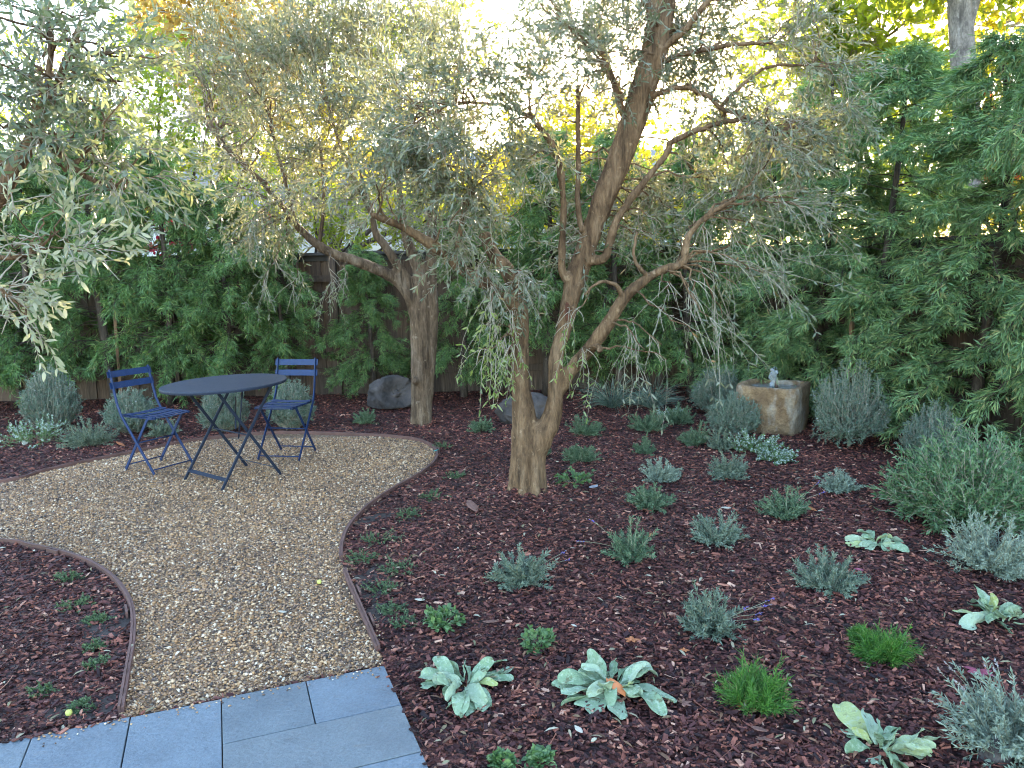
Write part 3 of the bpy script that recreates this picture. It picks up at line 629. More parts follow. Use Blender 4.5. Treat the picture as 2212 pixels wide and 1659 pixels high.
up, dn, ou = (0, 0, .7), (0, 0, -.7), (0, -.3, .15)
main = thing('olive_tree', 'multi stemmed olive tree with forked brown trunk in the mulch right of the gravel', 'tree', gnd(1148, 1064), group='olive trees')
Yb = 5.31
MT = [
 [(1137,1085,Yb,84),(1137,1060,Yb,72),(1137,1030,Yb,68),(1138,980,Yb,64),(1136,935,Yb,58),(1132,893,Yb,50),(1126,850,Yb,43),(1123,800,Yb,40),(1124,740,Yb,39),(1124,690,Yb,38),(1117,645,Yb,35),(1098,590,Yb+.05,32),(1066,548,Yb+.1,29),(1045,505,Yb+.15,27)],
 [(1152,1080,Yb-.02,60),(1152,1040,Yb-.03,50),(1156,985,Yb-.03,50),(1168,945,Yb-.04,54),(1188,912,Yb-.04,46),(1199,870,Yb-.04,36),(1199,820,Yb-.04,31),(1203,765,Yb-.03,31),(1222,700,Yb-.01,34),(1231,650,Yb,38),(1248,590,Yb+.02,48),(1272,520,Yb+.02,42),(1302,435,Yb+.03,48),(1345,325,Yb+.03,51),(1380,225,Yb+.02,53),(1410,120,Yb,52),(1426,40,Yb,52),(1436,-60,Yb,48),(1450,-200,Yb,34)],
 [(1104,1078,Yb-.05,30),(1108,1040,Yb-.04,20),(1112,980,Yb-.02,18),(1113,920,Yb,16),(1112,860,Yb,12)],
 [(1128,1082,Yb-.14,30),(1130,1050,Yb-.12,18),(1133,990,Yb-.1,15),(1132,930,Yb-.08,13)],
 [(1158,1082,Yb-.15,26),(1157,1045,Yb-.13,19),(1157,1000,Yb-.12,16),(1163,955,Yb-.11,15)],
 [(1178,1078,Yb-.06,22),(1173,1040,Yb-.05,16),(1172,990,Yb-.06,14),(1182,945,Yb-.06,14)],
 [(1120,690,Yb,30),(1098,645,Yb-.02,27),(1050,615,Yb-.06,26),(1000,583,Yb-.1,27),(958,545,Yb-.15,25),(912,516,Yb-.2,22),(868,490,Yb-.25,18),(800,462,Yb-.35,13)],
 [(1200,862,Yb,26),(1234,800,Yb-.05,29),(1274,752,Yb-.1,31),(1312,702,Yb-.15,30),(1347,645,Yb-.2,27),(1402,599,Yb-.25,21),(1440,580,Yb-.28,19),(1476,566,Yb-.3,17),(1486,512,Yb-.35,15),(1525,468,Yb-.4,13),(1591,428,Yb-.45,10)],
 [(1262,562,Yb,24),(1305,558,Yb-.05,20),(1318,520,Yb-.06,19),(1333,474,Yb-.08,18),(1384,402,Yb-.1,16),(1437,336,Yb-.12,14),(1449,306,Yb-.12,12)],
 [(1236,610,Yb,24),(1215,588,Yb-.04,19),(1214,540,Yb-.06,17),(1217,440,Yb-.08,15),(1203,335,Yb-.12,16),(1165,275,Yb-.16,15),(1143,248,Yb-.18,13)],
]
MN = [
 [(1258,500,Yb,14),(1249,450,Yb+.03,12),(1249,310,Yb+.06,10),(1249,182,Yb+.1,7)],
 [(1368,262,Yb+.05,18),(1343,236,Yb+.1,14),(1312,140,Yb+.15,12),(1284,64,Yb+.2,10)],
 [(1400,190,Yb,18),(1408,145,Yb-.03,16),(1440,97,Yb-.06,14),(1474,69,Yb-.1,13),(1526,5,Yb-.15,11),(1570,-60,Yb-.2,8)],
 [(1428,25,Yb,20),(1405,18,Yb+.03,16),(1384,-20,Yb+.06,13),(1350,-90,Yb+.1,9)],
 [(1422,135,Yb,12),(1481,117,Yb-.1,10),(1580,97,Yb-.2,9),(1670,91,Yb-.3,5)],
 [(1395,215,Yb,13),(1440,195,Yb-.08,11),(1482,190,Yb-.12,10),(1526,205,Yb-.16,9),(1556,231,Yb-.2,9),(1617,256,Yb-.25,8),(1700,290,Yb-.3,4)],
 [(1556,231,Yb-.2,8),(1617,172,Yb-.25,7),(1671,142,Yb-.3,6),(1775,142,Yb-.4,4)],
 [(1441,312,Yb-.12,12),(1507,281,Yb-.18,11),(1580,261,Yb-.22,10),(1626,264,Yb-.26,8),(1708,288,Yb-.3,4)],
 [(1143,250,Yb-.18,10),(1080,228,Yb-.25,7),(1000,222,Yb-.3,6),(950,235,Yb-.35,5),(900,262,Yb-.4,3)],
 [(985,560,Yb-.1,13),(1000,470,Yb-.05,10),(1030,380,Yb,8),(1070,330,Yb,5)],
 [(1347,645,Yb-.2,14),(1330,615,Yb-.25,9),(1295,610,Yb-.3,7),(1262,635,Yb-.35,4)],
 [(1402,600,Yb-.25,12),(1370,560,Yb-.3,7),(1375,500,Yb-.3,5)],
 [(1274,752,Yb-.1,16),(1291,748,Yb-.18,13),(1297,760,Yb-.22,12)],
]
BL = [
 (1210,90,5.1,170,110,.7,12,300,up),(1060,190,4.9,140,120,.6,12,330,ou),(930,260,5.0,130,110,.6,10,280,ou),(1020,350,4.8,130,80,.55,10,260,ou),(1110,60,5.7,190,90,.7,12,260,up),
 (890,370,4.9,110,80,.5,8,150,(-.3,-.2,0)),(950,420,5.1,120,50,.5,6,70,(0,-.1,.1)),
 (1540,110,5.3,150,110,.6,12,330,(.3,0,.1)),(1660,210,5.2,150,110,.6,12,280,(.4,0,-.2)),(1560,330,5.4,140,80,.6,9,170,(.3,0,-.2)),(1680,390,5.1,120,90,.5,8,100,(.4,-.1,-.1),(.25,.45),15,1,.08),
 (1510,430,5.6,110,80,.6,7,100,(.1,0,-.1)),(1590,540,5.1,110,90,.4,4,26,(.35,-.2,-.3),(.3,.6),10,1,.14),(1440,520,5.7,110,80,.5,6,70,(0,0,.1)),(1740,110,5.1,110,90,.5,8,160,(.4,0,.1)),
 (1380,430,5.9,100,90,.5,7,110,(0,.1,.3)),(1290,400,5.9,120,90,.5,8,110,(0,.2,.2)),(1340,110,5.6,90,90,.4,5,50,up),(1480,40,5.5,120,70,.5,8,200,up),
 (1100,600,5.15,90,60,.35,6,40,(0,-.3,-.5),(.18,.32),14,1,.22),(1060,690,5.0,80,80,.3,4,18,dn,(.25,.45),11,2,.3),(1050,780,4.95,50,60,.25,3,16,dn,(.25,.4),11,2,.32),(1215,740,5.0,80,60,.3,3,9,dn,(.22,.4),10,2,.3),
 (1030,520,5.1,80,50,.4,4,44,(-.2,-.2,-.3)),(1180,500,5.5,90,70,.4,6,60,(0,.1,.1)),
 (1430,690,4.9,120,70,.3,4,12,(.2,-.2,-.4),(.35,.65),9,1,.16),(1360,790,4.85,110,60,.25,3,10,dn,(.3,.5),10,1,.35),(1560,640,4.9,90,80,.3,3,14,(.3,-.2,-.4),(.35,.65),9,1,.16),(1700,520,4.9,90,80,.3,4,24,(.4,-.1,-.35),(.3,.6),10,1,.14),
 (1640,20,5.3,150,60,.6,8,200,up),(1800,200,5.3,80,90,.5,6,110,(.3,0,-.1)),(1260,170,5.5,90,90,.5,6,90,up),(1350,210,6.0,120,90,.5,7,80,up),(1480,160,5.9,110,90,.5,7,110,up),(860,120,5.3,110,100,.5,8,170,up),
]
olive(main, MT, MN, BL, 'olive_bark', 'olive_leaf', .051, .0115, lit='olive_lit', dens=.5)
# torn dark wound on the right stem
wc = at(1226, 673, Yb - .085); mb = MB(); vv = []
for i in range(14):
    a = i / 14 * 6.283; rr = rng.uniform(.75, 1.15); vv.append([wc[0] + .022 * rr * math.cos(a), wc[1] - .0 + .004 * math.cos(a), wc[2] + .062 * rr * math.sin(a)])
vv.append([wc[0], wc[1] - .006, wc[2]]); mb.add(vv, [[i, (i + 1) % 14, 14] for i in range(14)])
mb.build('bark_wound', simple('exposed_wood', (.1, .035, .018), .9, .5, 40, .01), main, False, np.array(main.location))

back = thing('olive_tree', 'upright greyish olive tree by the boulder behind the gravel circle', 'tree', gnd(910, 914), group='olive trees')
Yk = 7.79
KT = [
 [(906,828,Yk,22),(899,824,Yk-.1,17),(893,821,Yk-.15,14)],
 [(910,930,Yk,56),(910,905,Yk,46),(909,850,Yk,44),(909,780,Yk,44),(908,700,Yk,44),(910,640,Yk,44),(908,592,Yk,32),(890,545,Yk,24),(878,515,Yk,21),(868,455,Yk,15),(860,380,Yk,10)],
 [(921,900,Yk+.03,24),(925,850,Yk+.03,22),(931,760,Yk+.02,24),(934,680,Yk+.02,26),(930,585,Yk,28),(934,530,Yk+.02,25),(933,475,Yk+.05,21),(945,400,Yk+.1,15),(960,320,Yk+.15,10)],
 [(898,680,Yk,30),(884,638,Yk-.05,27),(850,600,Yk-.1,25),(784,570,Yk-.2,23),(728,551,Yk-.25,21),(688,530,Yk-.3,19),(638,485,Yk-.35,15),(612,448,Yk-.38,12),(560,390,Yk-.4,8)],
 [(900,650,Yk,26),(878,602,Yk-.06,23),(858,572,Yk-.1,21),(830,528,Yk-.15,18),(812,505,Yk-.17,16),(800,455,Yk-.2,13),(780,380,Yk-.2,9)],
]
KN = [
 [(690,531,Yk-.3,9),(700,430,Yk-.3,7),(690,300,Yk-.3,5)],[(800,455,Yk-.2,9),(740,330,Yk-.25,7),(700,200,Yk-.3,4)],[(866,440,Yk,9),(850,300,Yk,6),(830,150,Yk,4)],
 [(575,400,Yk-.4,12),(500,330,Yk-.4,10),(455,280,Yk-.4,6)],[(640,487,Yk-.35,8),(600,330,Yk-.35,6),(560,180,Yk-.35,4)],[(950,380,Yk+.1,9),(980,250,Yk+.1,6),(1000,120,Yk+.1,4)],
]
KB = [
 (560,110,7.5,130,110,.7,14,330,(-.15,0,1.1),(.3,.6),26),(690,150,7.4,130,140,.7,16,430,(0,0,1.2),(.3,.6),26),(830,130,7.6,130,130,.7,16,430,(0,0,1.2),(.3,.6),26),(630,290,7.3,140,110,.7,14,360,(-.1,-.1,.8),(.3,.5),24),
 (790,310,7.4,140,110,.7,14,380,(0,-.1,.8),(.3,.5),24),(560,420,7.2,100,70,.5,8,120,(-.2,-.2,-.4)),(690,420,7.2,120,60,.5,8,110,(-.1,-.2,.2)),(940,330,7.9,110,110,.6,10,200,(0,0,.5)),(490,260,7.4,100,110,.5,10,200,(-.3,0,.6)),
 (600,500,7.1,80,40,.4,5,44,(-.1,-.3,-.6)),(960,470,7.8,90,60,.5,6,90,(0,0,.1)),(700,20,7.6,260,60,.7,12,260,up,(.3,.6),24),(470,150,7.6,80,100,.5,8,110,(-.3,0,.7)),
 (640,620,7.1,110,40,.3,4,16,dn,(.25,.5),14),
]
olive(back, KT, KN, KB, 'olive_grey', 'olive_leaf', .052, .011, sub=5, voxel=.016, dens=.5)

left = thing('olive_tree', 'olive tree close to the camera whose leafy limbs reach in from the left edge', 'tree', (-3.05, 3.4, 0), group='olive trees')
def pxof(P):
    d = np.array(P) - CAM; return (1106 + FPX * d @ _R / (d @ _f), 829.5 - FPX * d @ _U / (d @ _f), P[1])
LT = [
 [(*pxof((-3.05, 3.4, -.05)), 110),(*pxof((-3.02, 3.4, .5)), 90),(*pxof((-2.95, 3.45, 1.1)), 75),(-60,500,3.5,38),(0,420,3.5,31),(52,328,3.5,27),(86,268,3.55,23),(130,170,3.6,16),(170,60,3.6,11)],
]
LN = [[(52,340,3.5,18),(-10,345,3.5,16),(-60,300,3.5,12),(-90,200,3.5,8)],[(86,300,3.5,16),(150,352,3.55,12),(190,385,3.6,10),(235,402,3.6,9),(266,405,3.6,4)],[(40,560,3.2,8),(75,545,3.2,6),(130,495,3.2,3)],
 [(-60,500,3.4,18),(-30,545,3.2,12),(40,560,3.2,8)],[(86,270,3.55,14),(110,120,3.6,10),(100,0,3.6,8)],[(-40,520,3.3,12),(-20,600,3.1,8),(20,640,3.05,5),(70,670,3.05,3)]]
LB = [
 (60,70,3.5,100,90,.4,8,90,up,(.18,.34),16),(200,70,3.6,120,90,.4,8,110,up,(.18,.34),16),(120,190,3.5,110,80,.4,8,100,(0,-.2,.2),(.18,.3),16),(240,210,3.6,100,80,.4,8,80,(.3,0,0),(.18,.3),16),(40,220,3.4,90,80,.35,6,60,ou,(.18,.3),16),
 (190,320,3.5,90,50,.3,6,50,(.3,-.2,-.2),(.16,.28),14),(270,340,3.6,90,60,.3,6,36,(.4,0,-.2),(.16,.28),14),(200,430,3.5,60,40,.25,3,8,dn,(.14,.26),12),(-60,120,3.5,100,150,.4,8,90,up,(.18,.34),16),
]
LB2 = [(130,545,3.1,110,45,.15,5,15,(.4,-.1,.1),(.14,.24),14,2,.05),(50,500,3.1,60,60,.15,3,7,(.2,0,.4),(.12,.2),12,2,.02),(60,665,3.0,70,40,.12,4,8,(.4,0,-.3),(.14,.22),12,2,.15),(20,610,3.0,40,40,.1,3,6,(.3,0,.1),(.12,.2),12,2,.1)]
M['olive_skylit'] = leaf_mat('olive_skylit_leaf', [(0, (.2, .22, .13)), (.5, (.3, .31, .2)), (1, (.42, .4, .28))], trans=.3, tcol=(.5, .5, .25), rough=.45)  # olive leaf painted paler where the near sprays catch the skylight
olive(left, LT, LN, LB + LB2, 'olive_bark', 'olive_near', .052, .0135, lit='olive_skylit', sub=3, dens=.36)

# ------------------------------------------------------------------ fern pine hedge trees
def hedge_proto(label, h, Rw, nl, lm, loc, z0=.12, leafL=.088, leafW=.009, per=15):
    root = thing('fern_pine_tree', label, 'hedge tree', loc, group='fern pine trees along the fences')
    ph = rng.uniform(0, 6); zz = np.linspace(0, h, 12)
    P = np.stack([.05 * np.sin(zz * 1.3 + ph), .05 * np.cos(zz * 1.1 + ph), zz], 1)
    mb = MB(); mb.tubes(P, np.linspace(.055, .012, 12), 9, cap=True); mb.build('trunk', M['pine_bark'], root, True)
    z = rng.uniform(z0, 1, nl) ** .85 * h; az = rng.uniform(0, 2 * np.pi, nl)
    Lr = Rw * rng.uniform(.55, 1.15, nl) * np.clip(1.15 - (z / h) ** 2.2, .2, 1)
    P0 = np.stack([np.interp(z, zz, P[:, 0]), np.interp(z, zz, P[:, 1]), z], 1)
    D = np.stack([np.cos(az), np.sin(az), rng.uniform(.1, .7, nl)], 1)
    B = grow(P0, D, Lr, 7, .2, .35); B[:, :, 2] = np.maximum(B[:, :, 2], .06)
    mb = MB(); mb.tubes(B, np.linspace(.0065, .002, 7)[None] * np.ones((nl, 1)), 4, 0)
    p, T = along(B, 1 - .8 * rng.random((nl, per)) ** 1.7); n = nl * per
    p = p.reshape(-1, 3); T = T.reshape(-1, 3)
    out = p * np.array([1, 1, 0]); out = nrm(out)
    tw = grow(p, T * .7 + out * .45 + perp(T) * .65 + np.array([0, 0, -.12]), rng.uniform(.1, .24, n), 4, .14, .2)
    mb.tubes(tw, np.linspace(.002, .001, 4)[None] * np.ones((n, 1)), 3, 0)
    twig_leaves(mb, tw, 23, leafL, leafW, .72, 1, 'rhomb', .12, 1.0, .3, False, .45, .3)
    mb.build('crown', [M['pine_bark'], M[lm]], root)
    return root
HB = [ # x, y, scale, label
 (-6.6, 9.45, 1.0, 'dark green fern pine at the far left end of the back fence'),
 (-5.75, 9.35, .98, 'fern pine on the back fence behind the tall white flowered shrub'),
 (-4.95, 9.4, 1.05, 'fern pine with a thick bare trunk behind the left blue chair'),
 (-4.15, 9.3, .92, 'fern pine spreading over the fence behind the round table'),
 (-3.5, 9.4, .86, 'fern pine with drooping sprays between the table and the right blue chair'),
 (-2.8, 9.45, .62, 'sparse low fern pine by the bare boards behind the right blue chair'),
 (-1.75, 9.5, .55, 'young fern pine in front of the bare fence boards beside the boulder'),
 (-.55, 9.4, .78, 'fern pine on the back fence between the two olive trunks'),
 (.45, 9.4, .9, 'fern pine on the back fence behind the forked olive trunk'),
 (1.3, 9.35, .95, 'fern pine on the back fence behind the clump of blue fescue'),
 (2.15, 9.2, 1.0, 'fern pine in the corner where the back fence meets the right fence'),
]
protoA = hedge_proto(HB[0][3], 3.3, .9, 112, 'pine_leaf', (*HB[0][:2], 0))
protoB = hedge_proto(HB[1][3], 3.1, .92, 112, 'pine_leaf', (*HB[1][:2], 0))
protoC = hedge_proto(HB[2][3], 3.5, .86, 112, 'pine_leaf', (*HB[2][:2], 0), .15)
protoC['label'] = HB[2][3]; protoC.scale = (1.05,) * 3
for i, (x, y, s, lb) in enumerate(HB[3:]):
    dup((protoA, protoB, protoC)[i % 3], (x, y, 0), rng.uniform(0, 6.28), ((.66, .66, s) if s < .7 else (min(1, s + .1), min(1, s + .1), s)), lb)
HR = [
 (2.95, 8.75, .95, 'fern pine behind the stone fountain beside the fence corner'),
 (3.25, 8.0, 1.0, 'tall fern pine against the right fence just behind the stone fountain'),
 (3.55, 7.25, 1.05, 'fern pine against the right fence behind the round clipped shrub'),
 (3.95, 6.35, 1.0, 'bushy fern pine with yellowish sprays right of the round clipped shrub'),
 (4.2, 5.5, 1.05, 'tall fern pine behind the dwarf olive shrub at the right edge'),
 (4.6, 4.6, 1.0, 'nearest fern pine on the right fence beyond the frame edge'),
]
HZ = {2: (1.0, 1.0, .78), 3: (1, 1, .7), 4: (.82, .82, 1.05)}
protoD = hedge_proto(HR[0][3], 4.4, 1.0, 150, 'pine_sheen', (*HR[0][:2], 0), .04, .1, .0098)
protoE = hedge_proto(HR[1][3], 4.7, .98, 155, 'pine_sheen', (*HR[1][:2], 0), .04, .105, .0102)
for i, (x, y, s, lb) in enumerate(HR[2:]):
    dup((protoD, protoE)[i % 2], (x, y, 0), rng.uniform(0, 6.28), HZ.get(i + 2, s), lb)
protoD.scale = (1, 1, .7); protoE.scale = (1, 1, .74)
def stake(p, h, label):
    mb = MB(); mb.bar([0, 0, 0], [rng.uniform(-.04, .04), .02, h], .045, .03)
    o = mb.build('tree_stake', M['stake']); o.location = (float(p[0]), float(p[1]), 0); bevel(o, .003); tag(o, label, 'stake', 'wooden tree stakes')
stake((-4.78, 9.28), 1.9, 'reddish wooden stake beside the bare fern pine trunk behind the left chair')
stake((-1.02, 9.2), .95, 'short wooden stake standing behind the back olive trunk')
stake((3.28, 7.35), 1.25, 'reddish wooden stake in the hedge behind the round clipped shrub')

# ------------------------------------------------------------------ trees beyond the fence
def leafy(name, label, cat, base, trunk_r, blobs, lm, bark, leafL, leafW, group='trees beyond the fence', lean=(0, 0)):
    root = thing(name, label, cat, base, group=group); base = np.array(base, float)
    B = [(at(px, py, Y), rx * Y / FPX, rz * Y / FPX, ry, n) for px, py, Y, rx, rz, ry, n in blobs]
    top = max(B, key=lambda q: q[0][2])[0]; ax = B[0][0]
    fork = base + (ax - base) * .45; fork[2] = base[2] + (min(q[0][2] for q in B) - base[2]) * .6
    mb = MB(); mb.tubes(catmull([base - [0, 0, .1], base * .5 + fork * .5 + [.06, 0, 0], fork], 4), np.linspace(trunk_r, trunk_r * .7, 9), 9)
    for c, rx, rz, ry, n in B:
        mid = fork * .5 + c * .5 + rng.normal(0, .15, 3) - [0, 0, .1]
        mb.tubes(catmull([fork, mid, c], 4), np.linspace(trunk_r * .5, .012, 9), 6)
    mb.build('trunk', M[bark], root, True, base)
    mb = MB()
    for c, rx, rz, ry, n in B:
        m = max(3, n // 12); d = nrm(rng.normal(0, 1, (m, 3))); p = c + d * rng.uniform(.15, 1, (m, 1)) ** .45 * np.array([rx, ry, rz])
        tw = grow(p, d + np.array([0, 0, .1]) + rng.normal(0, .5, (m, 3)), rng.uniform(.25, .5, m), 4, .1, .3)
        mb.tubes(tw, np.linspace(.006, .002, 4)[None] * np.ones((m, 1)), 3, 0)
        st = np.stack([np.broadcast_to(c, p.shape), c * .4 + p * .6 + rng.normal(0, .06, p.shape), p], 1)[::3]; mb.tubes(st, np.linspace(.014, .005, 3)[None] * np.ones((len(st), 1)), 3, 0)
        twig_leaves(mb, tw, 12, leafL, leafW, .9, 1, 'ovate', .05, 1.0, .2, False, .35, .3)
    mb.build('crown', [M['twig'], M[lm]], root, False, base)
    return root
leafy('maple_tree', 'golden orange autumn tree glowing beyond the back fence above the table', 'tree', (-5.2, 14.5, 0), .14, [(470,120,14.5,110,90,1.2,2600),(560,60,14.5,90,70,1,1600),(400,30,14.5,90,60,1,1300),(520,210,14,70,60,.9,1000)], 'gold_leaf', 'pine_bark', .11, .075)
leafy('broadleaf_tree', 'yellow green tree beyond the fence left of the olive trees', 'tree', (-5.4, 12.5, 0), .1, [(420,250,12.5,90,90,.9,2200),(500,330,12.3,90,60,.8,1400),(330,310,12.3,70,60,.8,1100),(350,150,12.6,70,70,.8,900)], 'lime_leaf', 'pine_bark', .085, .035)
leafy('broadleaf_tree', 'bright yellow sunlit tree beyond the fence between the olive limbs', 'tree', (1.2, 13, 0), .11, [(1200,330,13,110,70,.9,2400),(1290,300,13,100,80,.9,1900),(1120,390,13,90,50,.8,1100),(1400,400,12.6,80,80,.8,1100)], 'yellow_leaf', 'pine_bark', .085, .045)
leafy('broadleaf_tree', 'green and yellow tree beyond the fence right of the forked olive', 'tree', (3.2, 13, 0), .11, [(1530,400,12.8,100,80,.9,1500),(1480,290,13,70,60,.8,700),(1650,340,12.6,100,90,.9,1500)], 'lime_leaf', 'pine_bark', .085, .045)
leafy('broadleaf_tree', 'lime green broadleaf tree beyond the right fence with sky showing through', 'tree', (5.9, 11, 0), .12, [(1900,90,11,120,90,.9,2000),(1980,200,11,110,90,.9,1900),(1840,220,11,90,70,.8,1100),(2010,330,10.8,80,80,.7,1300),(1960,430,10.5,90,50,.7,1100),(1790,40,11.2,90,60,.8,1200),(1700,90,11.4,90,70,.8,1000),(1840,130,11,80,60,.7,900)], 'lime_leaf', 'pine_bark', .1, .06)
leafy('broadleaf_tree', 'yellow leaved tree at the right edge beyond the hedge', 'tree', (7.2, 10.4, 0), .1, [(2150,60,10.5,80,90,.8,1200),(2180,200,10.5,70,70,.8,1000),(2110,420,10.3,80,70,.7,1100),(2200,420,10.3,60,60,.7,600)], 'yellow_leaf', 'pine_bark', .09, .055)
leafy('broadleaf_tree', 'pale yellow green tree filling the gap beyond the fence behind the back olive crown', 'tree', (-3.2, 15, 0), .13, [(690,330,15,110,80,1.1,1900),(800,270,15,110,80,1.1,1900),(620,240,15,80,80,1,1200),(900,380,14.6,110,60,1,1600),(1010,400,14.4,90,50,.9,1100)], 'yellow_leaf', 'pine_bark', .09, .05)
leafy('broadleaf_tree', 'dark green tree beyond the fence corner behind the right olive limbs', 'tree', (4.6, 12.2, 0), .1, [(1700,300,12,100,90,.9,1600),(1620,420,12,110,60,.9,1500),(1740,180,12.2,80,80,.8,1000),(1740,420,11.6,90,60,.8,1200)], 'lime_leaf', 'pine_bark', .08, .04)
leafy('broadleaf_tree', 'tall thin crowned tree with small pale leaves beyond the fence behind the upright olive', 'tree', (-3.9, 16.5, 0), .15, [(640,60,16.5,130,90,1.3,2200),(800,40,16.5,130,90,1.3,2200),(950,60,16.5,110,90,1.3,1700),(300,60,16,90,90,1,1200),(860,170,16,120,80,1.2,1700),(700,180,16,110,80,1.2,1500)], 'lime_leaf', 'pine_bark', .09, .045)
leafy('tall_shrub', 'olive green shrub beyond the fence right of the pink flowers behind the back olive', 'shrub', (-2.6, 11.3, 0), .05, [(560,470,11.3,90,60,.6,1500),(680,430,11.4,90,70,.6,1600),(800,470,11.3,90,60,.6,1500),(930,470,11.3,90,60,.6,1400)], 'lime_leaf', 'pine_bark', .07, .03)
leafy('tall_shrub', 'yellowish shrub beyond the fence behind the upper limbs of the forked olive', 'shrub', (.6, 11.4, 0), .05, [(1060,470,11.4,90,60,.6,1400),(1180,480,11.4,90,50,.6,1300),(1320,490,11.4,90,50,.6,1300),(1440,490,11.4,80,50,.6,1100)], 'yellow_leaf', 'pine_bark', .07, .03)
leafy('tall_shrub', 'dark green shrub beyond the fence corner above the stone fountain', 'shrub', (4.4, 10.9, 0), .05, [(1570,480,11,90,60,.6,1500),(1680,490,11,90,60,.6,1500),(1790,480,11,80,60,.6,1300),(1880,480,10.6,70,50,.5,900)], 'pine_leaf', 'pine_bark', .08, .02)
leafy('broadleaf_tree', 'grey green tree beyond the fence behind the left olive limbs', 'tree', (-7.8, 12.5, 0), .1, [(60,330,12.5,100,80,.9,1600),(190,280,12.5,100,80,.9,1600),(90,180,12.8,110,80,.9,1300),(260,400,12.2,80,60,.8,1200)], 'lime_leaf', 'pine_bark', .075, .03)
leafy('maple_tree', 'red and orange leaved tree showing at the right edge above the hedge', 'tree', (6.1, 8.9, 0), .06, [(2175,300,8.9,36,40,.3,380),(2195,345,8.9,40,30,.3,300)], 'red_leaf', 'pine_bark', .07, .045)
leafy('flowering_shrub', 'pink flowered shrub peeping over the back fence behind the table', 'shrub', (-4.6, 11.2, 0), .04, [(372,500,11.2,30,22,.35,200),(350,535,11.2,40,15,.35,200),(410,500,11.2,22,18,.3,90),(540,490,11.2,20,36,.3,160),(350,400,11.2,22,22,.3,90)], 'bract', 'pine_bark', .06, .045)
leafy('flowering_shrub', 'dark green shrub standing beyond the back fence at the left', 'shrub', (-6.9, 11.5, 0), .06, [(60,470,11.5,90,60,.7,1500),(180,430,11.5,80,60,.7,1200),(-40,400,11.5,80,80,.7,900)], 'pine_leaf', 'pine_bark', .07, .03)
g = leafy('tall_tree', 'tall tree with a smooth grey trunk beyond the right fence', 'tree', (5.05, 8.75, 0), .05, [(2080,-190,8.9,200,110,1.1,3400),(2190,-120,8.9,110,90,.9,1500),(1950,-140,8.9,120,90,.9,1500)], 'lime_leaf', 'grey_trunk', .09, .055)
Pt = catmull([(5.05, 8.75, -.1), at(2092, 420, 8.75), at(2085, 200, 8.75), at(2072, -20, 8.75), at(2080, -200, 8.8)], 6)
for ch in list(g.children):
    if ch.name.startswith('trunk'): bpy.data.objects.remove(ch)
mb = MB(); mb.tubes(Pt, np.linspace(.16, .1, len(Pt)), 12); mb.tubes(catmull([at(2080, 80, 8.75), at(2110, -20, 8.8), at(2160, -140, 8.9)], 5), np.linspace(.08, .05, 11), 9)
mb.build('trunk', M['grey_trunk'], g, True, np.array(g.location))

# ------------------------------------------------------------------ bistro chairs and table
CH = 'blue folding bistro chairs'
def chair(label, loc, rz):
    root = thing('bistro_chair', label, 'chair', loc, rz, CH); m = M['blue']; w = .185
    for s in (-1, 1):                    # long bars: front foot up to the back
        mb = MB(); x = s * w
        pts = [(x, .185, .0), (x, -.155, .45), (x * .97, -.2, .54), (x * .95, -.265, .815)]
        for a, b in zip(pts[:-1], pts[1:]): mb.bar(a, b, .009, .024, (0, 1, .3))
        bevel(mb.build('leg', m, root), .002)
        mb = MB(); x2 = s * (w - .022)
        for a, b in zip([(x2, -.19, 0), (x2, .135, .442)], [(x2, .135, .442), (x2, .2, .448)]): mb.bar(a, b, .009, .024, (0, 1, .3))
        bevel(mb.build('leg', m, root), .002)
    for z0, y0 in ((.775, -.2655), (.685, -.245)):
        mb = MB(); nn = 9; rows = []
        for i in range(nn):
            u = i / (nn - 1) * 2 - 1; x = u * .2; yy = y0 - .012 * (1 - u * u) + .012
            rows.append([(x, yy - .004, z0 - .024), (x, yy + .004, z0 - .025), (x, yy - .004 - .006, z0 + .026), (x, yy - .011, z0 + .026)])
        R_ = np.array(rows)[:, [0, 1, 2, 3]][:, [0, 1, 2, 3]]
        R_ = np.concatenate([R_[:, [0]], R_[:, [1]], R_[:, [2]], R_[:, [3]], R_[:, [0]]], 1); mb.grid(R_)
        mb.add(R_[0, :4], [[0, 1, 2, 3]]); mb.add(R_[-1, :4], [[3, 2, 1, 0]])
        sl_ = mb.build('backrest_slat', m, root); bevel(sl_, .002)
        for s in (-1, 1):
            mb = MB(); mb.tubes([[s * .176, y0 + .004, z0], [s * .176, y0 + .0, z0], [s * .176, y0 + .009, z0]], [.006, .006, .004], 8, cap=True); mb.build('rivet', M['rivet'], sl_, True)
    mb = MB()
    for k in range(8):
        yc = -.15 + k * .0505; zc = .455 - .010 * math.sin(k / 7 * 3.14) - (.012 if k == 7 else 0) + .004 * (k % 2); nn = 9; rows = []
        for i in range(nn):
            u = i / (nn - 1) * 2 - 1; x = u * (.185 - .002 * k); z = zc - .008 * (1 - u * u)
            rows.append([(x, yc - .018, z), (x, yc - .018, z + .004), (x, yc, z + .007), (x, yc + .018, z + .004), (x, yc + .018, z), (x, yc - .018, z)])
        mb.grid(np.array(rows))
    st = mb.build('seat', m, root, False)
    mb = MB()
    for s in (-1, 1):
        mb = MB(); mb.bar((s * .16, -.165, .443), (s * .158, .22, .447), .008, .018); mb.build('seat_rail', m, st)
    for a, b in (((-w, .165, .03), (w, .165, .03)), ((-w + .022, -.16, .04), (w - .022, -.16, .04)), ((-w, .0, .235), (w, .0, .235))):
        mb = MB(); mb.tubes([a, (0, a[1], a[2]), b], [.0055] * 3, 8, cap=True); mb.build('stretcher', m, root, True)
    return root
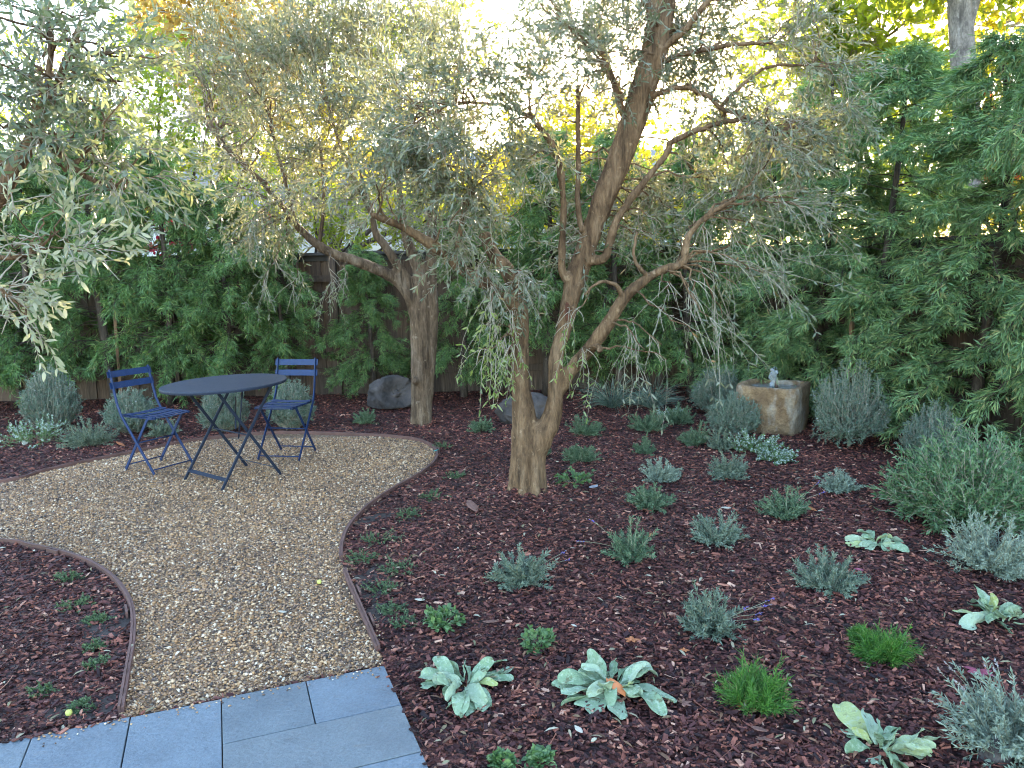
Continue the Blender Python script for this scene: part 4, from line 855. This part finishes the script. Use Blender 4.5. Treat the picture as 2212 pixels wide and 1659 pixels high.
chair('blue slatted metal folding chair angled toward the table on its left side', (-2.921, 6.176, .012), math.radians(-118))
chair('blue slatted metal folding chair standing behind the table on its right side', (-1.943, 6.49, .012), math.radians(169.2))
tb = thing('bistro_table', 'round dark navy metal folding bistro table wet with raindrops on the gravel', 'table', (-2.165, 5.79, .012), math.radians(-38))
mb = MB(); t = np.arange(64) * 2 * np.pi / 64
prof = [(0, .728), (.43, .728), (.449, .722), (.455, .722), (.457, .735), (.455, .742), (.445, .745), (.0, .745)]
V = np.array([[(r * math.cos(a), r * math.sin(a), z) for a in t] for r, z in prof]); V = np.concatenate([V, V[:, :1]], 1); mb.grid(V[::-1])
top = mb.build('tabletop', M['navy'], tb, False); top.rotation_euler = (math.radians(1.2), math.radians(-.8), 0)
for s, x, y0 in ((0, .255, -.262), (1, .228, .262)):
    for q in (-1, 1):
        mb = MB(); mb.bar((q * x, y0, 0), (q * x * .98, -y0 * .86, .724), .011, .022, (0, 1, 0)); bevel(mb.build('leg', M['navy'], tb), .003)
    mb = MB(); mb.bar((-x, y0 * .83, .065), (x, y0 * .83, .065), .034, .006, (0, -.4 if s == 0 else .4, 1)); mb.build('stretcher', M['navy'], tb)
    mb = MB(); mb.bar((-x, -y0 * .86, .722), (x, -y0 * .86, .722), .03, .01); mb.build('top_rail', M['navy'], tb)
for a, b in (((-.24, 0, .36), (.24, 0, .36)), ((-.22, .2, .58), (.2, -.08, .42)), ((.05, .1, .7), (.02, .05, .3))):
    mb = MB(); mb.tubes([a, np.add(a, b) / 2, b], [.006] * 3, 8, cap=True); mb.build('brace', M['navy'], tb, True)

# ------------------------------------------------------------------ stone fountain
fo = thing('stone_fountain', 'square rough sandstone trough fountain bubbling between the shrubs by the hedge', 'fountain', (2.47, 7.17, 0), math.radians(-34)); fo.scale = (1.1, 1.1, 1.02)
fo['category'] = 'fountain'
def sq(r, a, p=5.0): c, s = math.cos(a), math.sin(a); k = (abs(c) ** p + abs(s) ** p) ** (-1 / p); return r * k * c, r * k * s
mb = MB(); na = 72; rows = []
for r, z, p in ((.235, -.04, 4), (.245, 0, 4), (.252, .06, 5), (.258, .14, 5), (.262, .22, 5), (.264, .3, 5.5), (.266, .37, 6), (.265, .41, 6), (.26, .428, 6), (.25, .434, 6), (.228, .432, 5), (.218, .422, 5), (.212, .4, 5), (.205, .33, 4), (.2, .25, 4), (.0, .24, 4)):
    rows.append([(*sq(r * (1 + .012 * math.sin(3 * a + z * 9) + .01 * math.sin(7 * a + z * 21)), a, p), z + (.007 * math.sin(2 * a + 1) if z > .3 else 0)) for a in np.arange(na + 1) * 2 * np.pi / na])
mb.grid(np.array(rows)[:, ::-1][::-1])
bs = mb.build('basin', M['stone'], fo, True)
sb = bs.modifiers.new('sub', 'SUBSURF'); sb.levels = sb.render_levels = 2; sb.subdivision_type = 'SIMPLE'
tx = bpy.data.textures.new('stone_rough', 'CLOUDS'); tx.noise_scale = .06; tx.noise_depth = 3
dm = bs.modifiers.new('rough', 'DISPLACE'); dm.texture = tx; dm.strength = .016
mb = MB(); ring = [(*sq(.205, a, 4), .395 + .002 * math.sin(5 * a)) for a in np.arange(40) * 2 * np.pi / 40]; mb.add([(0, 0, .4)] + ring, [[0, i + 1, (i + 1) % 40 + 1] for i in range(40)]); mb.build('water_surface', M['water'], fo, True)
bm = bmesh.new()
for k in range(44):
    f = k / 43; z = .38 + .2 * f; r = .019 * (1.0 + .5 * math.sin(f * 3.1)) * (1 - .45 * f ** 3)
    bmesh.ops.create_icosphere(bm, subdivisions=2, radius=r * rng.uniform(.4, 1.0), matrix=Matrix.Translation((rng.normal(0, .011) - .01, rng.normal(0, .011), z)) @ Matrix.Diagonal((1, 1, 1.5, 1)))
me = bpy.data.meshes.new('water_jet'); bm.to_mesh(me); bm.free(); me.materials.append(M['foam']); jo = bpy.data.objects.new('water_jet', me); scene.collection.objects.link(jo); jo.parent = fo
rm = jo.modifiers.new('join', 'REMESH'); rm.mode = 'VOXEL'; rm.voxel_size = .004; rm.use_smooth_shade = True
mb = MB(); mb.tubes([(.03, -.03, .3), (.03, -.03, .42), (.028, -.028, .46)], [.011, .011, .01], 10, cap=True); mb.build('pipe', M['pipe'], fo, True)

# ------------------------------------------------------------------ boulders
def boulder(label, loc, size, bowl=None, seed=0):
    bm = bmesh.new(); bmesh.ops.create_icosphere(bm, subdivisions=5, radius=1)
    from mathutils import noise as mn
    for v in bm.verts:
        d = v.co.normalized(); n = mn.fractal(d * 1.3 + Vector((seed, 3, 1)), 1, 2, 4) * .13 + mn.fractal(d * 4 + Vector((seed, 1, 1)), .9, 2, 5) * .06
        r = 1 + n
        if bowl:
            c = Vector(bowl[0]).normalized(); a = d.dot(c); k = max(0, (a - bowl[1]) / (1 - bowl[1])); r -= bowl[2] * min(1, k * 1.6) ** .8
        v.co = Vector((d.x * r * size[0], d.y * r * size[1], max(-.12, d.z * r * size[2])))
    me = bpy.data.meshes.new('boulder'); bm.to_mesh(me); bm.free(); me.materials.append(M['boulder'])
    for p in me.polygons: p.use_smooth = True
    o = bpy.data.objects.new('boulder', me); scene.collection.objects.link(o); o.location = loc
    tag(o, label, 'boulder', 'dark boulders'); return o
b1 = gnd(848, 885); boulder('dark boulder with a hollow scooped in its side beside the back olive trunk', (b1[0], b1[1] + .1, .15), (.29, .27, .23), ((.45, -.8, .38), .58, .6), 2)
b2 = gnd(1150, 915); boulder('low dark boulder half hidden behind the forked olive trunk', (b2[0] - .05, b2[1] + .1, .1), (.3, .24, .2), None, 7)
b3 = gnd(2150, 1640); boulder('small dark stone under the silver lavender at the lower right', (b3[0] + .0, b3[1], .02), (.05, .045, .05), None, 4)

# ------------------------------------------------------------------ small plants
def place(px, py): return gnd(px, py)
def mpp(px, py): return np.linalg.norm(gnd(px, py) - CAM) / FPX
def clump(root, r, h, n, lm, leafL, leafW, per, t0=.2, flat=1.0, stem='grass_stem', kind='rhomb', ang=.8, wander=.25, droop=0.0, base=.22, lo=-.05, up=.4, sd=.0018, extra=None, var=(.55, 1.05)):
    a = rng.uniform(0, 2 * np.pi, n); el = np.arcsin(np.clip(rng.uniform(lo, 1, n), -.2, 1))
    d = np.stack([np.cos(a) * np.cos(el), np.sin(a) * np.cos(el), np.sin(el)], 1)
    P0 = np.stack([np.cos(a) * r * base * rng.uniform(0, 1, n), np.sin(a) * r * base * rng.uniform(0, 1, n), np.full(n, .005)], 1)
    ln = rng.uniform(0, 6.28); d = nrm(d + np.array([math.cos(ln), math.sin(ln), 0]) * rng.uniform(.0, .38))
    ext = 1 / np.sqrt((d[:, 0] ** 2 + d[:, 1] ** 2) / r ** 2 + d[:, 2] ** 2 / h ** 2) * rng.uniform(var[0], var[1], n)
    st = grow(P0, d + np.array([0, 0, .25]), ext, 5, droop, wander); st[:, :, 2] = np.maximum(st[:, :, 2], .008)
    mb = MB(); mb.tubes(st, np.linspace(sd, sd * .5, 5)[None] * np.ones((n, 1)), 3, 0)
    twig_leaves(mb, st, per, leafL, leafW, ang, 1, kind, t0, 1.0, .15, False, up, .35)
    ms = [M[stem], M[lm]]
    if extra: ms.append(extra(mb, st))
    mb.build('foliage', ms, root); return st
def blossoms(mb, P, size, mi=2, k=5):
    n = len(P); d = np.repeat(P, k, 0); a = np.tile(np.arange(k) * 2 * np.pi / k, n)
    D = np.stack([np.cos(a), np.sin(a), rng.uniform(.1, .6, n * k)], 1); leaves(mb, d, D, size, size * .7, mi, 'rhomb', .1, .8)
def spikes(root, r, h, n, m='purple', name='flower_spike', az=None):
    a = rng.uniform(0, 6.28, n) if az is None else rng.normal(az, .45, n); P0 = np.stack([np.cos(a) * r * .3, np.sin(a) * r * .3, np.full(n, .05)], 1)
    st = grow(P0, np.stack([np.cos(a) * .8, np.sin(a) * .8, rng.uniform(.3, .9, n)], 1), h * rng.uniform(.6, 1.0, n), 5, .06, .15)
    for q in range(n):
        mb = MB(); mb.tubes(st[q:q + 1], np.full((1, 5), .0012), 3, 0); twig_leaves(mb, st[q:q + 1], 16, .008, .006, .9, 1, 'rhomb', .82, 1, .1, False, .3); mb.build(name, [M['grass_stem'], M[m]], root)
LAV = 'young lavender plants in the mulch'
def lavender(px, py, wpx, hpx, label, lm='lavender', n=None, fl=None, arms=0, group=LAV, cat='lavender', per=72):
    k = mpp(px, py); r = wpx * k / 2; h = hpx * k * 1.0; root = thing('lavender_plant', label, cat, place(px, py), group=group)
    n = n or int(np.clip(34 + 260 * r, 34, 90))
    clump(root, r * .95, h * .98, n, lm, .019 + .02 * r, .006, per, .15, ang=.8, wander=.34, lo=.02, base=.4, sd=.0025, var=(.45, 1.15))
    if arms:
        a = rng.uniform(0, 6.28, arms); st = grow(np.zeros((arms, 3)) + [0, 0, .01], np.stack([np.cos(a), np.sin(a) * .6, rng.uniform(.25, .8, arms)], 1), r * rng.uniform(1.0, 1.3, arms), 5, -.05, .2)
        for q in range(arms):
            mb = MB(); mb.tubes(st[q:q + 1], np.full((1, 5), .002), 4, 0); twig_leaves(mb, st[q:q + 1], 80, .024, .006, .75, 1, 'rhomb', .1, 1, .15, False, .4); mb.build('side_stem', [M['grass_stem'], M[lm]], root)
    if fl: spikes(root, r, max(h, r) * 1.25, fl[0], az=fl[1])
    return root
lavender(1125, 1262, 118, 92, 'grey lavender with ragged upright stems nearest the gravel edge', fl=(2, -.2), arms=5)
lavender(1362, 1208, 102, 94, 'dark green lavender with a few purple flowers beside a bare patch', 'lavender_green', fl=(2, 2.4), arms=3)
lavender(1540, 1365, 118, 98, 'woolly grey lavender with purple flowers sprawling to its right', fl=(5, -.3), arms=6)
lavender(1790, 1272, 118, 82, 'grey green lavender left of the green feathery tufts and lamb ears', arms=6)
lavender(1547, 1172, 104, 66, 'low lavender with one arm stretched to the left', arms=4)
lavender(1695, 1118, 96, 64, 'lavender with a long stem leaning right over an orange leaf', 'lavender_green', fl=(2, 0), arms=4)
lavender(1810, 1062, 72, 44, 'small silvery lavender on open mulch before the dwarf olive', 'silver', arms=2)
lavender(1405, 1100, 90, 56, 'green lavender standing right of the grey slate piece', 'lavender_green', arms=3)
lavender(1424, 1040, 78, 64, 'pale silvery lavender with upright arms behind the green one', 'silver', arms=6)
lavender(1575, 1034, 78, 70, 'grey lavender with two horn like stems below the white trailing flowers', 'lavender', arms=5)
lavender(1394, 980, 48, 40, 'small dark lavender behind the pale silvery one', 'lavender_green')
lavender(1253, 998, 78, 34, 'low dark rosemary mound right of the forked trunk', 'lavender_green', arms=2)
lavender(1264, 940, 70, 46, 'green lavender mound behind the forked trunk and below the drooping twigs', 'lavender_green')
lavender(1402, 930, 84, 44, 'spreading green lavender left of the fountain group', 'lavender_green', arms=3)
lavender(1468, 915, 66, 40, 'low lavender flecked with white behind the fountain group', 'lavender_green')
lavender(1502, 962, 66, 56, 'bright green lavender at the left front of the fountain', 'lavender_green')
lavender(1556, 972, 58, 66, 'blue grey lavender tucked between the shrubs before the fountain', 'lavender', arms=3)
lavender(195, 962, 94, 56, 'grey lavender on the left bed between white flowers and the chair', 'lavender', arms=5)
lavender(790, 916, 52, 36, 'small green lavender in front of the hollowed boulder', 'lavender_green')
lavender(352, 942, 56, 44, 'small lavender behind the front legs of the left chair', 'lavender')
lavender(1040, 932, 50, 30, 'small dark lavender left of the forked trunk', 'lavender_green')
lavender(1165, 985, 40, 24, 'tiny dark sprig behind the base of the forked trunk', 'lavender_green')
s1 = lavender(2142, 1232, 168, 108, 'silver lavender with a pale dried flower stalk beside the dwarf olive', 'silver', 190, None, 4, 'large silver lavenders', per=44)
spikes(s1, .12, .24, 5, 'dry', 'dried_flower', 1.8)
s2 = lavender(2192, 1622, 205, 130, 'silver lavender with dry flower stalks at the lower right corner', 'silver', 200, None, 5, 'large silver lavenders', per=44)
spikes(s2, .12, .3, 8, 'dry', 'dried_flower', 1.7)

WES = 'white flowered rosemary shrubs'
def westringia(px, py, wpx, hpx, label, nf=60, stem=False, n=None, name='coast_rosemary'):
    k = mpp(px, py); r = wpx * k / 2; h = hpx * k; root = thing(name, label, 'shrub', place(px, py), group=WES)
    n = n or int(np.clip(300 * r / .25, 120, 330))
    a = rng.uniform(0, 6.28, n); rad = r * np.sqrt(rng.uniform(0, 1, n)) ; top = h * np.sqrt(np.clip(1 - (rad / r) ** 2 * .8, .08, 1)) * rng.uniform(.6, 1.06, n)
    z0 = .16 * h if stem else .01
    tip = np.stack([np.cos(a) * rad, np.sin(a) * rad, np.maximum(top, z0 + .04)], 1); b = tip * np.array([.25, .25, 0]) + np.array([0, 0, 1]) * z0
    t = np.linspace(0, 1, 5)[None, :, None]; mid = b * .5 + tip * .5 + np.stack([np.cos(a), np.sin(a), 0 * a], 1) * (rad * .35)[:, None]
    st = (1 - t) ** 2 * b[:, None] + 2 * (1 - t) * t * mid[:, None] + t * t * tip[:, None] + rng.normal(0, .013, (n, 5, 3))
    if stem:
        low = n // 3; az = a[:low]; st[:low] = grow(np.zeros((low, 3)) + [0, 0, z0], np.stack([np.cos(az), np.sin(az), rng.uniform(-.05, .8, low)], 1), r * rng.uniform(.6, 1, low), 5, 0, .2)
    mb = MB(); mb.tubes(st, np.linspace(.003, .001, 5)[None] * np.ones((n, 1)), 3, 0)
    twig_leaves(mb, st, 50, .022, .0056, .85, 1, 'rhomb', .12, 1, .1, False, .4, .3)
    p, T = along(st, rng.uniform(.35, 1, (n, 4))); q = n * 4; tw = grow(p.reshape(-1, 3), (T * .8 + perp(T) * .8).reshape(-1, 3), rng.uniform(.025, .07, q), 4, 0, .25)
    twig_leaves(mb, tw, 18, .018, .0056, .8, 1, 'rhomb', .0, 1, .1, False, .4, .3)
    i = rng.integers(0, n, nf); p, _ = along(st[i], rng.uniform(.75, 1, (nf, 1))); blossoms(mb, p[:, 0], .009)
    mb.build('foliage', [M['twig'], M['westringia'], M['flower']], root)
    if stem:
        mb = MB(); mb.tubes([(0, 0, -.02), (.01, 0, z0 * .6), (.0, 0, z0 * 1.1)], [.016, .014, .012], 8)
        for q in range(6): mb.tubes(grow(np.array([[0, 0, z0 * .6]]), np.array([[math.cos(q), math.sin(q), 1.2]]), .16, 4, 0, .1), np.array([[.009, .008, .006, .004]]), 6)
        mb.build('stem', M['grass_stem'], root, True)
    return root
westringia(115, 926, 98, 120, 'tall upright rosemary shrub dotted with white flowers at the left fence', 110)
westringia(287, 934, 100, 86, 'rosemary shrub with white flowers behind the left blue chair', 100)
westringia(487, 930, 96, 100, 'rosemary shrub with white flowers seen under the round table', 50)
westringia(632, 926, 96, 104, 'tall rosemary shrub seen through the right blue chair', 50)
westringia(1550, 892, 108, 96, 'taller rosemary shrub at the rear left of the fountain', 70)
westringia(1584, 940, 104, 88, 'rosemary shrub with white flowers touching the left side of the fountain', 80)
westringia(1832, 967, 146, 172, 'round clipped rosemary shrub on a short stem right of the fountain', 90, True, 360)
westringia(2015, 1000, 110, 112, 'dark upright rosemary behind the dwarf olive shrub', 10)

def trailing(px, py, wpx, hpx, label):
    k = mpp(px, py); r = wpx * k / 2; root = thing('white_trailing_plant', label, 'flowering plant', place(px, py), group='white tipped trailing plants')
    def white(mb, st):
        p, _ = along(st, rng.uniform(.65, 1, (90, 5))); p = p.reshape(-1, 3)
        for _ in range(4): leaves(mb, p, nrm(rng.normal(0, 1, p.shape) + [0, 0, .6]), .017, .009, 2, 'rhomb', .1, .7)
        return M['white_leaf']
    clump(root, r, hpx * k, 90, 'broad', .018, .009, 26, .2, lo=-.1, base=.6, wander=.4, extra=white); return root
trailing(1625, 975, 92, 50, 'trailing plant with white flowers at the foot of the fountain')
trailing(1678, 996, 70, 28, 'low silvery white trailing plant on the mulch before the fountain')
trailing(78, 955, 118, 46, 'white flowered trailing plant at the front of the left shrubs')
trailing(1450, 905, 60, 24, 'low white flowered plant behind the lavender left of the fountain')

def dwarf_olive():
    px, py = 2085, 1125; k = mpp(px, py); r = 128 * k; h = 158 * k; root = thing('dwarf_olive_shrub', 'large rounded dwarf olive shrub at the right edge before the hedge', 'shrub', place(px, py))
    n = 330; a = rng.uniform(0, 6.28, n); el = np.arcsin(rng.uniform(.02, 1, n)); d = np.stack([np.cos(a) * np.cos(el), np.sin(a) * np.cos(el), np.sin(el)], 1)
    L = 1 / np.sqrt((d[:, 0] ** 2 + d[:, 1] ** 2) / r ** 2 + d[:, 2] ** 2 / h ** 2) * rng.uniform(.7, 1.08, n)
    st = grow(np.zeros((n, 3)) + d * [r * .12, r * .12, .02], d + [0, 0, .2], L, 6, 0, .25); st[:, :, 2] = np.maximum(st[:, :, 2], .02)
    mb = MB(); mb.tubes(st, np.linspace(.005, .0015, 6)[None] * np.ones((n, 1)), 4, 0)
    p, T = along(st, rng.uniform(.4, 1, (n, 3))); m = n * 3; tw = grow(p.reshape(-1, 3), (T * .8 + perp(T) * .6 + [0, 0, .2]).reshape(-1, 3), rng.uniform(.07, .16, m), 4, 0, .2)
    mb.tubes(tw, np.full((m, 4), .0012), 3, 0)
    twig_leaves(mb, st, 22, .036, .009, .65, 1, 'lance', .3, 1, .1, True, .4, .3); twig_leaves(mb, tw, 14, .034, .0085, .65, 1, 'lance', .1, 1, .1, True, .4, .3)
    mb.build('foliage', [M['twig'], M['dwarf_olive']], root)
dwarf_olive()

def lamb_ear(px, py, wpx, label, nleaf=20, seed=0, upr=.5, mod=1.0):
    k = mpp(px, py); R_ = wpx * k / 2; root = thing('lamb_ear_plant', label, 'lamb ear', place(px, py), group='lamb ear plants in the mulch')
    rg = np.random.default_rng(seed); mb = MB()
    for i in range(nleaf):
        f = i / nleaf; az = i * 2.399 + rg.normal(0, .4); L = R_ * (.95 - .5 * f) * rg.uniform(.6, 1.12) * mod; W = L * rg.uniform(.33, .46)
        el0 = (.12 + 1.35 * f * upr * 1.3) + rg.normal(0, .15); drop = rg.uniform(.3, 2.3) * (1.15 - .5 * f); roll = rg.normal(0, .65); fold = rg.uniform(-.15, .65); tw = rg.normal(0, .9)
        d0 = np.array([math.cos(az), math.sin(az), 0]); sd = np.array([-math.sin(az), math.cos(az), 0]); nu = 10; p = np.array([*(d0[:2] * R_ * rg.uniform(0, .3) + rg.normal(0, .012, 2)), .012 + .02 * f]); bend = rg.normal(0, .45); rows = []; d00 = d0
        for u in range(nu):
            t = u / (nu - 1); el = el0 - drop * t; ab = bend * t; d0 = np.array([math.cos(az + ab), math.sin(az + ab), 0]); sd = np.array([-math.sin(az + ab), math.cos(az + ab), 0]); dd = d0 * math.cos(el) + np.array([0, 0, math.sin(el)]); up_ = -d0 * math.sin(el) + np.array([0, 0, math.cos(el)])
            w = W * (.16 + .2 * t if t < .16 else max(.1, 1 - abs((t - .6) / .44) ** 2.6) ** .6); rl = roll + tw * t
            s2 = sd * math.cos(rl) + up_ * math.sin(rl); u2 = up_ * math.cos(rl) - sd * math.sin(rl)
            rows.append([p + s2 * (q * w / 2) + u2 * (abs(q) * fold * w * .5 + (.003 + .07 * W) * abs(q) * math.sin(11 * t + q * 3 + i)) for q in (-1, -.5, 0, .5, 1)])
            p = p + dd * L / (nu - 1); p[2] = max(p[2], .012)
        V = np.array(rows); V[:, :, 2] = np.maximum(V[:, :, 2], .008 + .01 * rg.random()); mb.grid(V)
    o = mb.build('leaf_rosette', M['ear'], root, True); s = o.modifiers.new('thick', 'SOLIDIFY'); s.thickness = .0016; ss = o.modifiers.new('sub', 'SUBSURF'); ss.levels = ss.render_levels = 1
    return root
lamb_ear(1005, 1492, 228, 'curled pale lamb ear with dark spotted leaves nearest the patio corner', 34, 3, .5)
E2 = lamb_ear(1322, 1492, 250, 'pale lamb ear with one orange dead leaf among its leaves', 34, 5, .45)
lamb_ear(1895, 1184, 122, 'small pale lamb ear far back near the dwarf olive', 19, 8, .6)
lamb_ear(2150, 1345, 160, 'grey green lamb ear with broad upright leaves at the right edge', 24, 12, .8)
lamb_ear(1905, 1632, 225, 'pale lamb ear with drooping leaves at the bottom edge', 27, 21, .6)
mb = MB(); k = mpp(1310, 1500)
rows = []
for u in range(7):
    t = u / 6; w = .024 * math.sin(math.pi * (.12 + .85 * t)); rows.append([(q * w - .02 + .055 * t, -.05 - .04 * t, .075 - .05 * t + abs(q) * .006) for q in (-1, 0, 1)])
mb.grid(np.array(rows)); od = mb.build('dead_leaf', M['dead_orange'], E2, True); od['label'] = 'orange dead leaf of the rosette'; od.modifiers.new('t', 'SOLIDIFY').thickness = .0015

def tuft(px, py, wpx, hpx, label):
    k = mpp(px, py); root = thing('feathery_green_plant', label, 'plant', place(px, py), group='bright green feathery tufts')
    clump(root, wpx * k / 2.15, hpx * k, 90, 'green_tuft', .036, .0028, 42, .15, lo=.1, base=.5, wander=.24, ang=.65, stem='green_tuft')
tuft(1630, 1525, 122, 106, 'larger bright green feathery tuft between the lamb ears')
tuft(1908, 1424, 92, 68, 'smaller bright green feathery tuft left of the grey green lamb ear')
tuft(1860, 1386, 26, 20, 'tiny green sprig beside the smaller feathery tuft')
def fescue(px, py, wpx, hpx, label):
    k = mpp(px, py); root = thing('blue_fescue', label, 'ornamental grass', place(px, py), group='blue fescue grasses'); r = wpx * k / 2; n = 300
    a = rng.uniform(0, 6.28, n); st = grow(np.stack([np.cos(a), np.sin(a), 0 * a], 1) * r * .12 * rng.random((n, 1)), np.stack([np.cos(a) * rng.uniform(.1, 1, n), np.sin(a) * rng.uniform(.1, 1, n), np.full(n, 1.0)], 1), r * rng.uniform(.7, 1.6, n), 7, .2, .14); st[:, :, 2] = np.maximum(st[:, :, 2], .01)
    mb = MB(); mb.tubes(st, np.linspace(.0026, .001, 7)[None] * np.ones((n, 1)), 3, 0); mb.build('blades', M['fescue'], root)
fescue(1322, 882, 120, 80, 'blue fescue grass clump just right of the forked trunk')
fescue(1410, 884, 110, 56, 'blue fescue grass clump left of the rosemary by the fountain')
def broad(px, py, wpx, hpx, label, L=.03):
    k = mpp(px, py); root = thing('broad_leaved_plant', label, 'plant', place(px, py), group='low broad leaved plants')
    clump(root, wpx * k / 2, hpx * k, 34, 'broad', L, L * .62, 7, .4, lo=.0, base=.5, kind='ovate', up=.75)
broad(955, 1352, 72, 34, 'low leafy green plant near the splice in the edging'); broad(1163, 1398, 62, 44, 'round leafy yellow green plant above the two large lamb ears', .026)
broad(1168, 1650, 32, 24, 'small leafy seedling at the bottom edge of the mulch', .03); broad(1240, 1044, 86, 18, 'low spreading green sprigs at the foot of the forked olive', .03)
broad(1085, 1656, 40, 12, 'flat pale leafy seedling at the bottom edge left of the taller one', .03)
def thyme(px, py, wpx, label, hpx=14):
    k = mpp(px, py); root = thing('thyme_patch', label, 'ground cover plant', place(px, py), group='low thyme patches by the edging')
    clump(root, wpx * k / 2.2, max(.022, hpx * k * .8), 42, 'thyme', .011, .0055, 18, .1, lo=-.15, base=.8, wander=.5, stem='thyme', up=.7)
for px, py, w, lb in (
 (785,1210,72,'thyme patch beside the break in the edging'),(818,1168,80,'thyme patch inside the tightest bend of the edging'),(822,1278,80,'grey green thyme patch on bare soil by the gravel edge'),(845,1322,64,'sparse thyme patch below the grey green one'),(872,1350,56,'thyme patch nearest the spliced edging board'),
 (882,1116,60,'bushy thyme patch under the grey bark piece'),(955,968,44,'small thyme patch by the turquoise tag'),(985,1032,44,'thyme patch left of the forked olive base'),(935,1075,56,'thin thyme patch in the bend left of the forked olive'),(862,1232,90,'wide sparse thyme patch in the mulch right of the edging break'),
 (150,1252,44,'thyme patch highest in the left mulch bed'),(165,1312,62,'thyme patch with a purple leaf in the left mulch bed'),(210,1345,44,'thyme patch on the bare soil inside the left edging'),(205,1402,40,'thyme patch below the bare soil in the left bed'),(205,1440,44,'thyme patch beside a round leaf in the left bed'),(180,1530,44,'thyme patch close to the patio in the left bed'),(90,1500,40,'thin thyme patch near the patio at far left'),(150,955,40,'small thyme sprig before the left shrubs')):
    thyme(px, py, w, lb)

# ------------------------------------------------------------------ fallen leaves, fruits and scraps
def flat_leaf(px, py, Lpx, label, m, name='fallen_leaf', ratio=.4, rz=None, star=0, curl=.25, z=.022):
    k = mpp(px, py); L = Lpx * k; mb = MB(); nu = 7
    def blade(a, L, W):
        rows = []
        for u in range(nu):
            t = u / (nu - 1); w = W * max(.05, math.sin(math.pi * (.06 + .9 * t))); x = L * (t - (0 if star else .5))
            rows.append([(x * math.cos(a) - q * w / 2 * math.sin(a), x * math.sin(a) + q * w / 2 * math.cos(a), L * curl * (t - .5) ** 2 + abs(q) * w * .15) for q in (-1, 0, 1)])
        mb.grid(np.array(rows))
    if star:
        for i in range(star): blade((i - (star - 1) / 2) * .95, L * .55 * (1 - .1 * abs(i - (star - 1) / 2)), L * .22)
    else: blade(0, L, L * ratio)
    o = mb.build(name, M[m], None, True); p = gnd(px, py); o.location = (p[0], p[1], z); o.rotation_euler = (rng.normal(0, .15), rng.normal(0, .15), rng.uniform(0, 6.28) if rz is None else rz)
    s = o.modifiers.new('thick', 'SOLIDIFY'); s.thickness = .0012
    tag(o, label, 'fallen leaf' if name == 'fallen_leaf' else 'scrap', 'fallen leaves on the mulch' if name == 'fallen_leaf' else None); return o
for a in ((1748,1106,36,'bright orange fallen leaf beside the leaning lavender','dead_orange'),(1020,1103,60,'long curled brown leaf left of the forked olive base','dead_brown'),(907,1306,22,'pale torn leaf above the low leafy plant','dead_pale'),(1060,1355,40,'brown fallen leaf right of the low leafy plant','dead_brown'),
 (1362,1212,26,'rusty leaf at the foot of the dark green lavender','dead_orange'),(1600,1535,30,'orange brown leaf left of the larger feathery tuft','dead_orange'),(1405,1165,22,'pinkish leaf beside the dark green lavender','dead_orange'),(1855,1240,20,'reddish leaf right of the grey green lavender','dead_red'),(260,965,24,'orange leaf behind the left chair','dead_orange'),
 (55,962,26,'tan leaf at the edge of the left mulch','dead_pale'),(1290,1428,22,'tan leaf between the two large lamb ears','dead_pale'),(1568,1105,22,'pale leaf above the low lavender','dead_pale'),(1640,1590,34,'orange brown leaf above the lamb ear at the bottom','dead_brown'),(1250,1590,30,'pale tan leaf below the orange leafed lamb ear','dead_pale'),(610,1332,18,'yellow leaf on the gravel path','dead_pale'),(1240,1362,14,'small tan leaf above the round leafy plant','dead_pale')):
    flat_leaf(*a)
for a in ((2113,1462,54,'crimson maple leaf on the mulch at the right','dead_red'),(1368,1392,36,'orange star shaped leaf above the orange leafed lamb ear','dead_orange'),(1475,1532,36,'star shaped tan leaf left of the larger feathery tuft','dead_brown'),(1650,1612,36,'brown star shaped leaf near the bottom edge','dead_brown'),(1480,1415,22,'small orange star shaped leaf beside the woolly lavender','dead_orange')):
    flat_leaf(*a, star=5)
flat_leaf(1282, 1062, 46, 'grey slate like piece standing in the mulch right of the forked olive', 'slate', 'slate_piece', .32, 1.1, z=.03)
flat_leaf(942, 981, 12, 'turquoise plastic scrap beside the edging at the gravel circle', 'tagplastic', 'plastic_scrap', .5, .4, z=.03)
def fruit(px, py, label, zz=.012):
    bm = bmesh.new(); bmesh.ops.create_uvsphere(bm, u_segments=16, v_segments=12, radius=.012)
    for v in bm.verts: v.co.z *= .9; v.co += Vector((0, 0, .003)) * max(0, v.co.z / .012) ** 3
    bmesh.ops.create_cone(bm, cap_ends=True, segments=6, radius1=.0015, radius2=.001, depth=.006, matrix=Matrix.Translation((0, 0, .015)))
    me = bpy.data.meshes.new('fallen_fruit'); bm.to_mesh(me); bm.free(); me.materials.append(M['fruit'])
    for p in me.polygons: p.use_smooth = True
    o = bpy.data.objects.new('fallen_fruit', me); scene.collection.objects.link(o); p = gnd(px, py); o.location = (p[0], p[1], zz + .01); o.rotation_euler = (.6, .3, 1); tag(o, label, 'fruit', 'fallen yellow fruits')
fruit(690, 1266, 'round yellow fruit lying on the gravel path'); fruit(150, 1552, 'round yellow fruit on the mulch beside the patio')
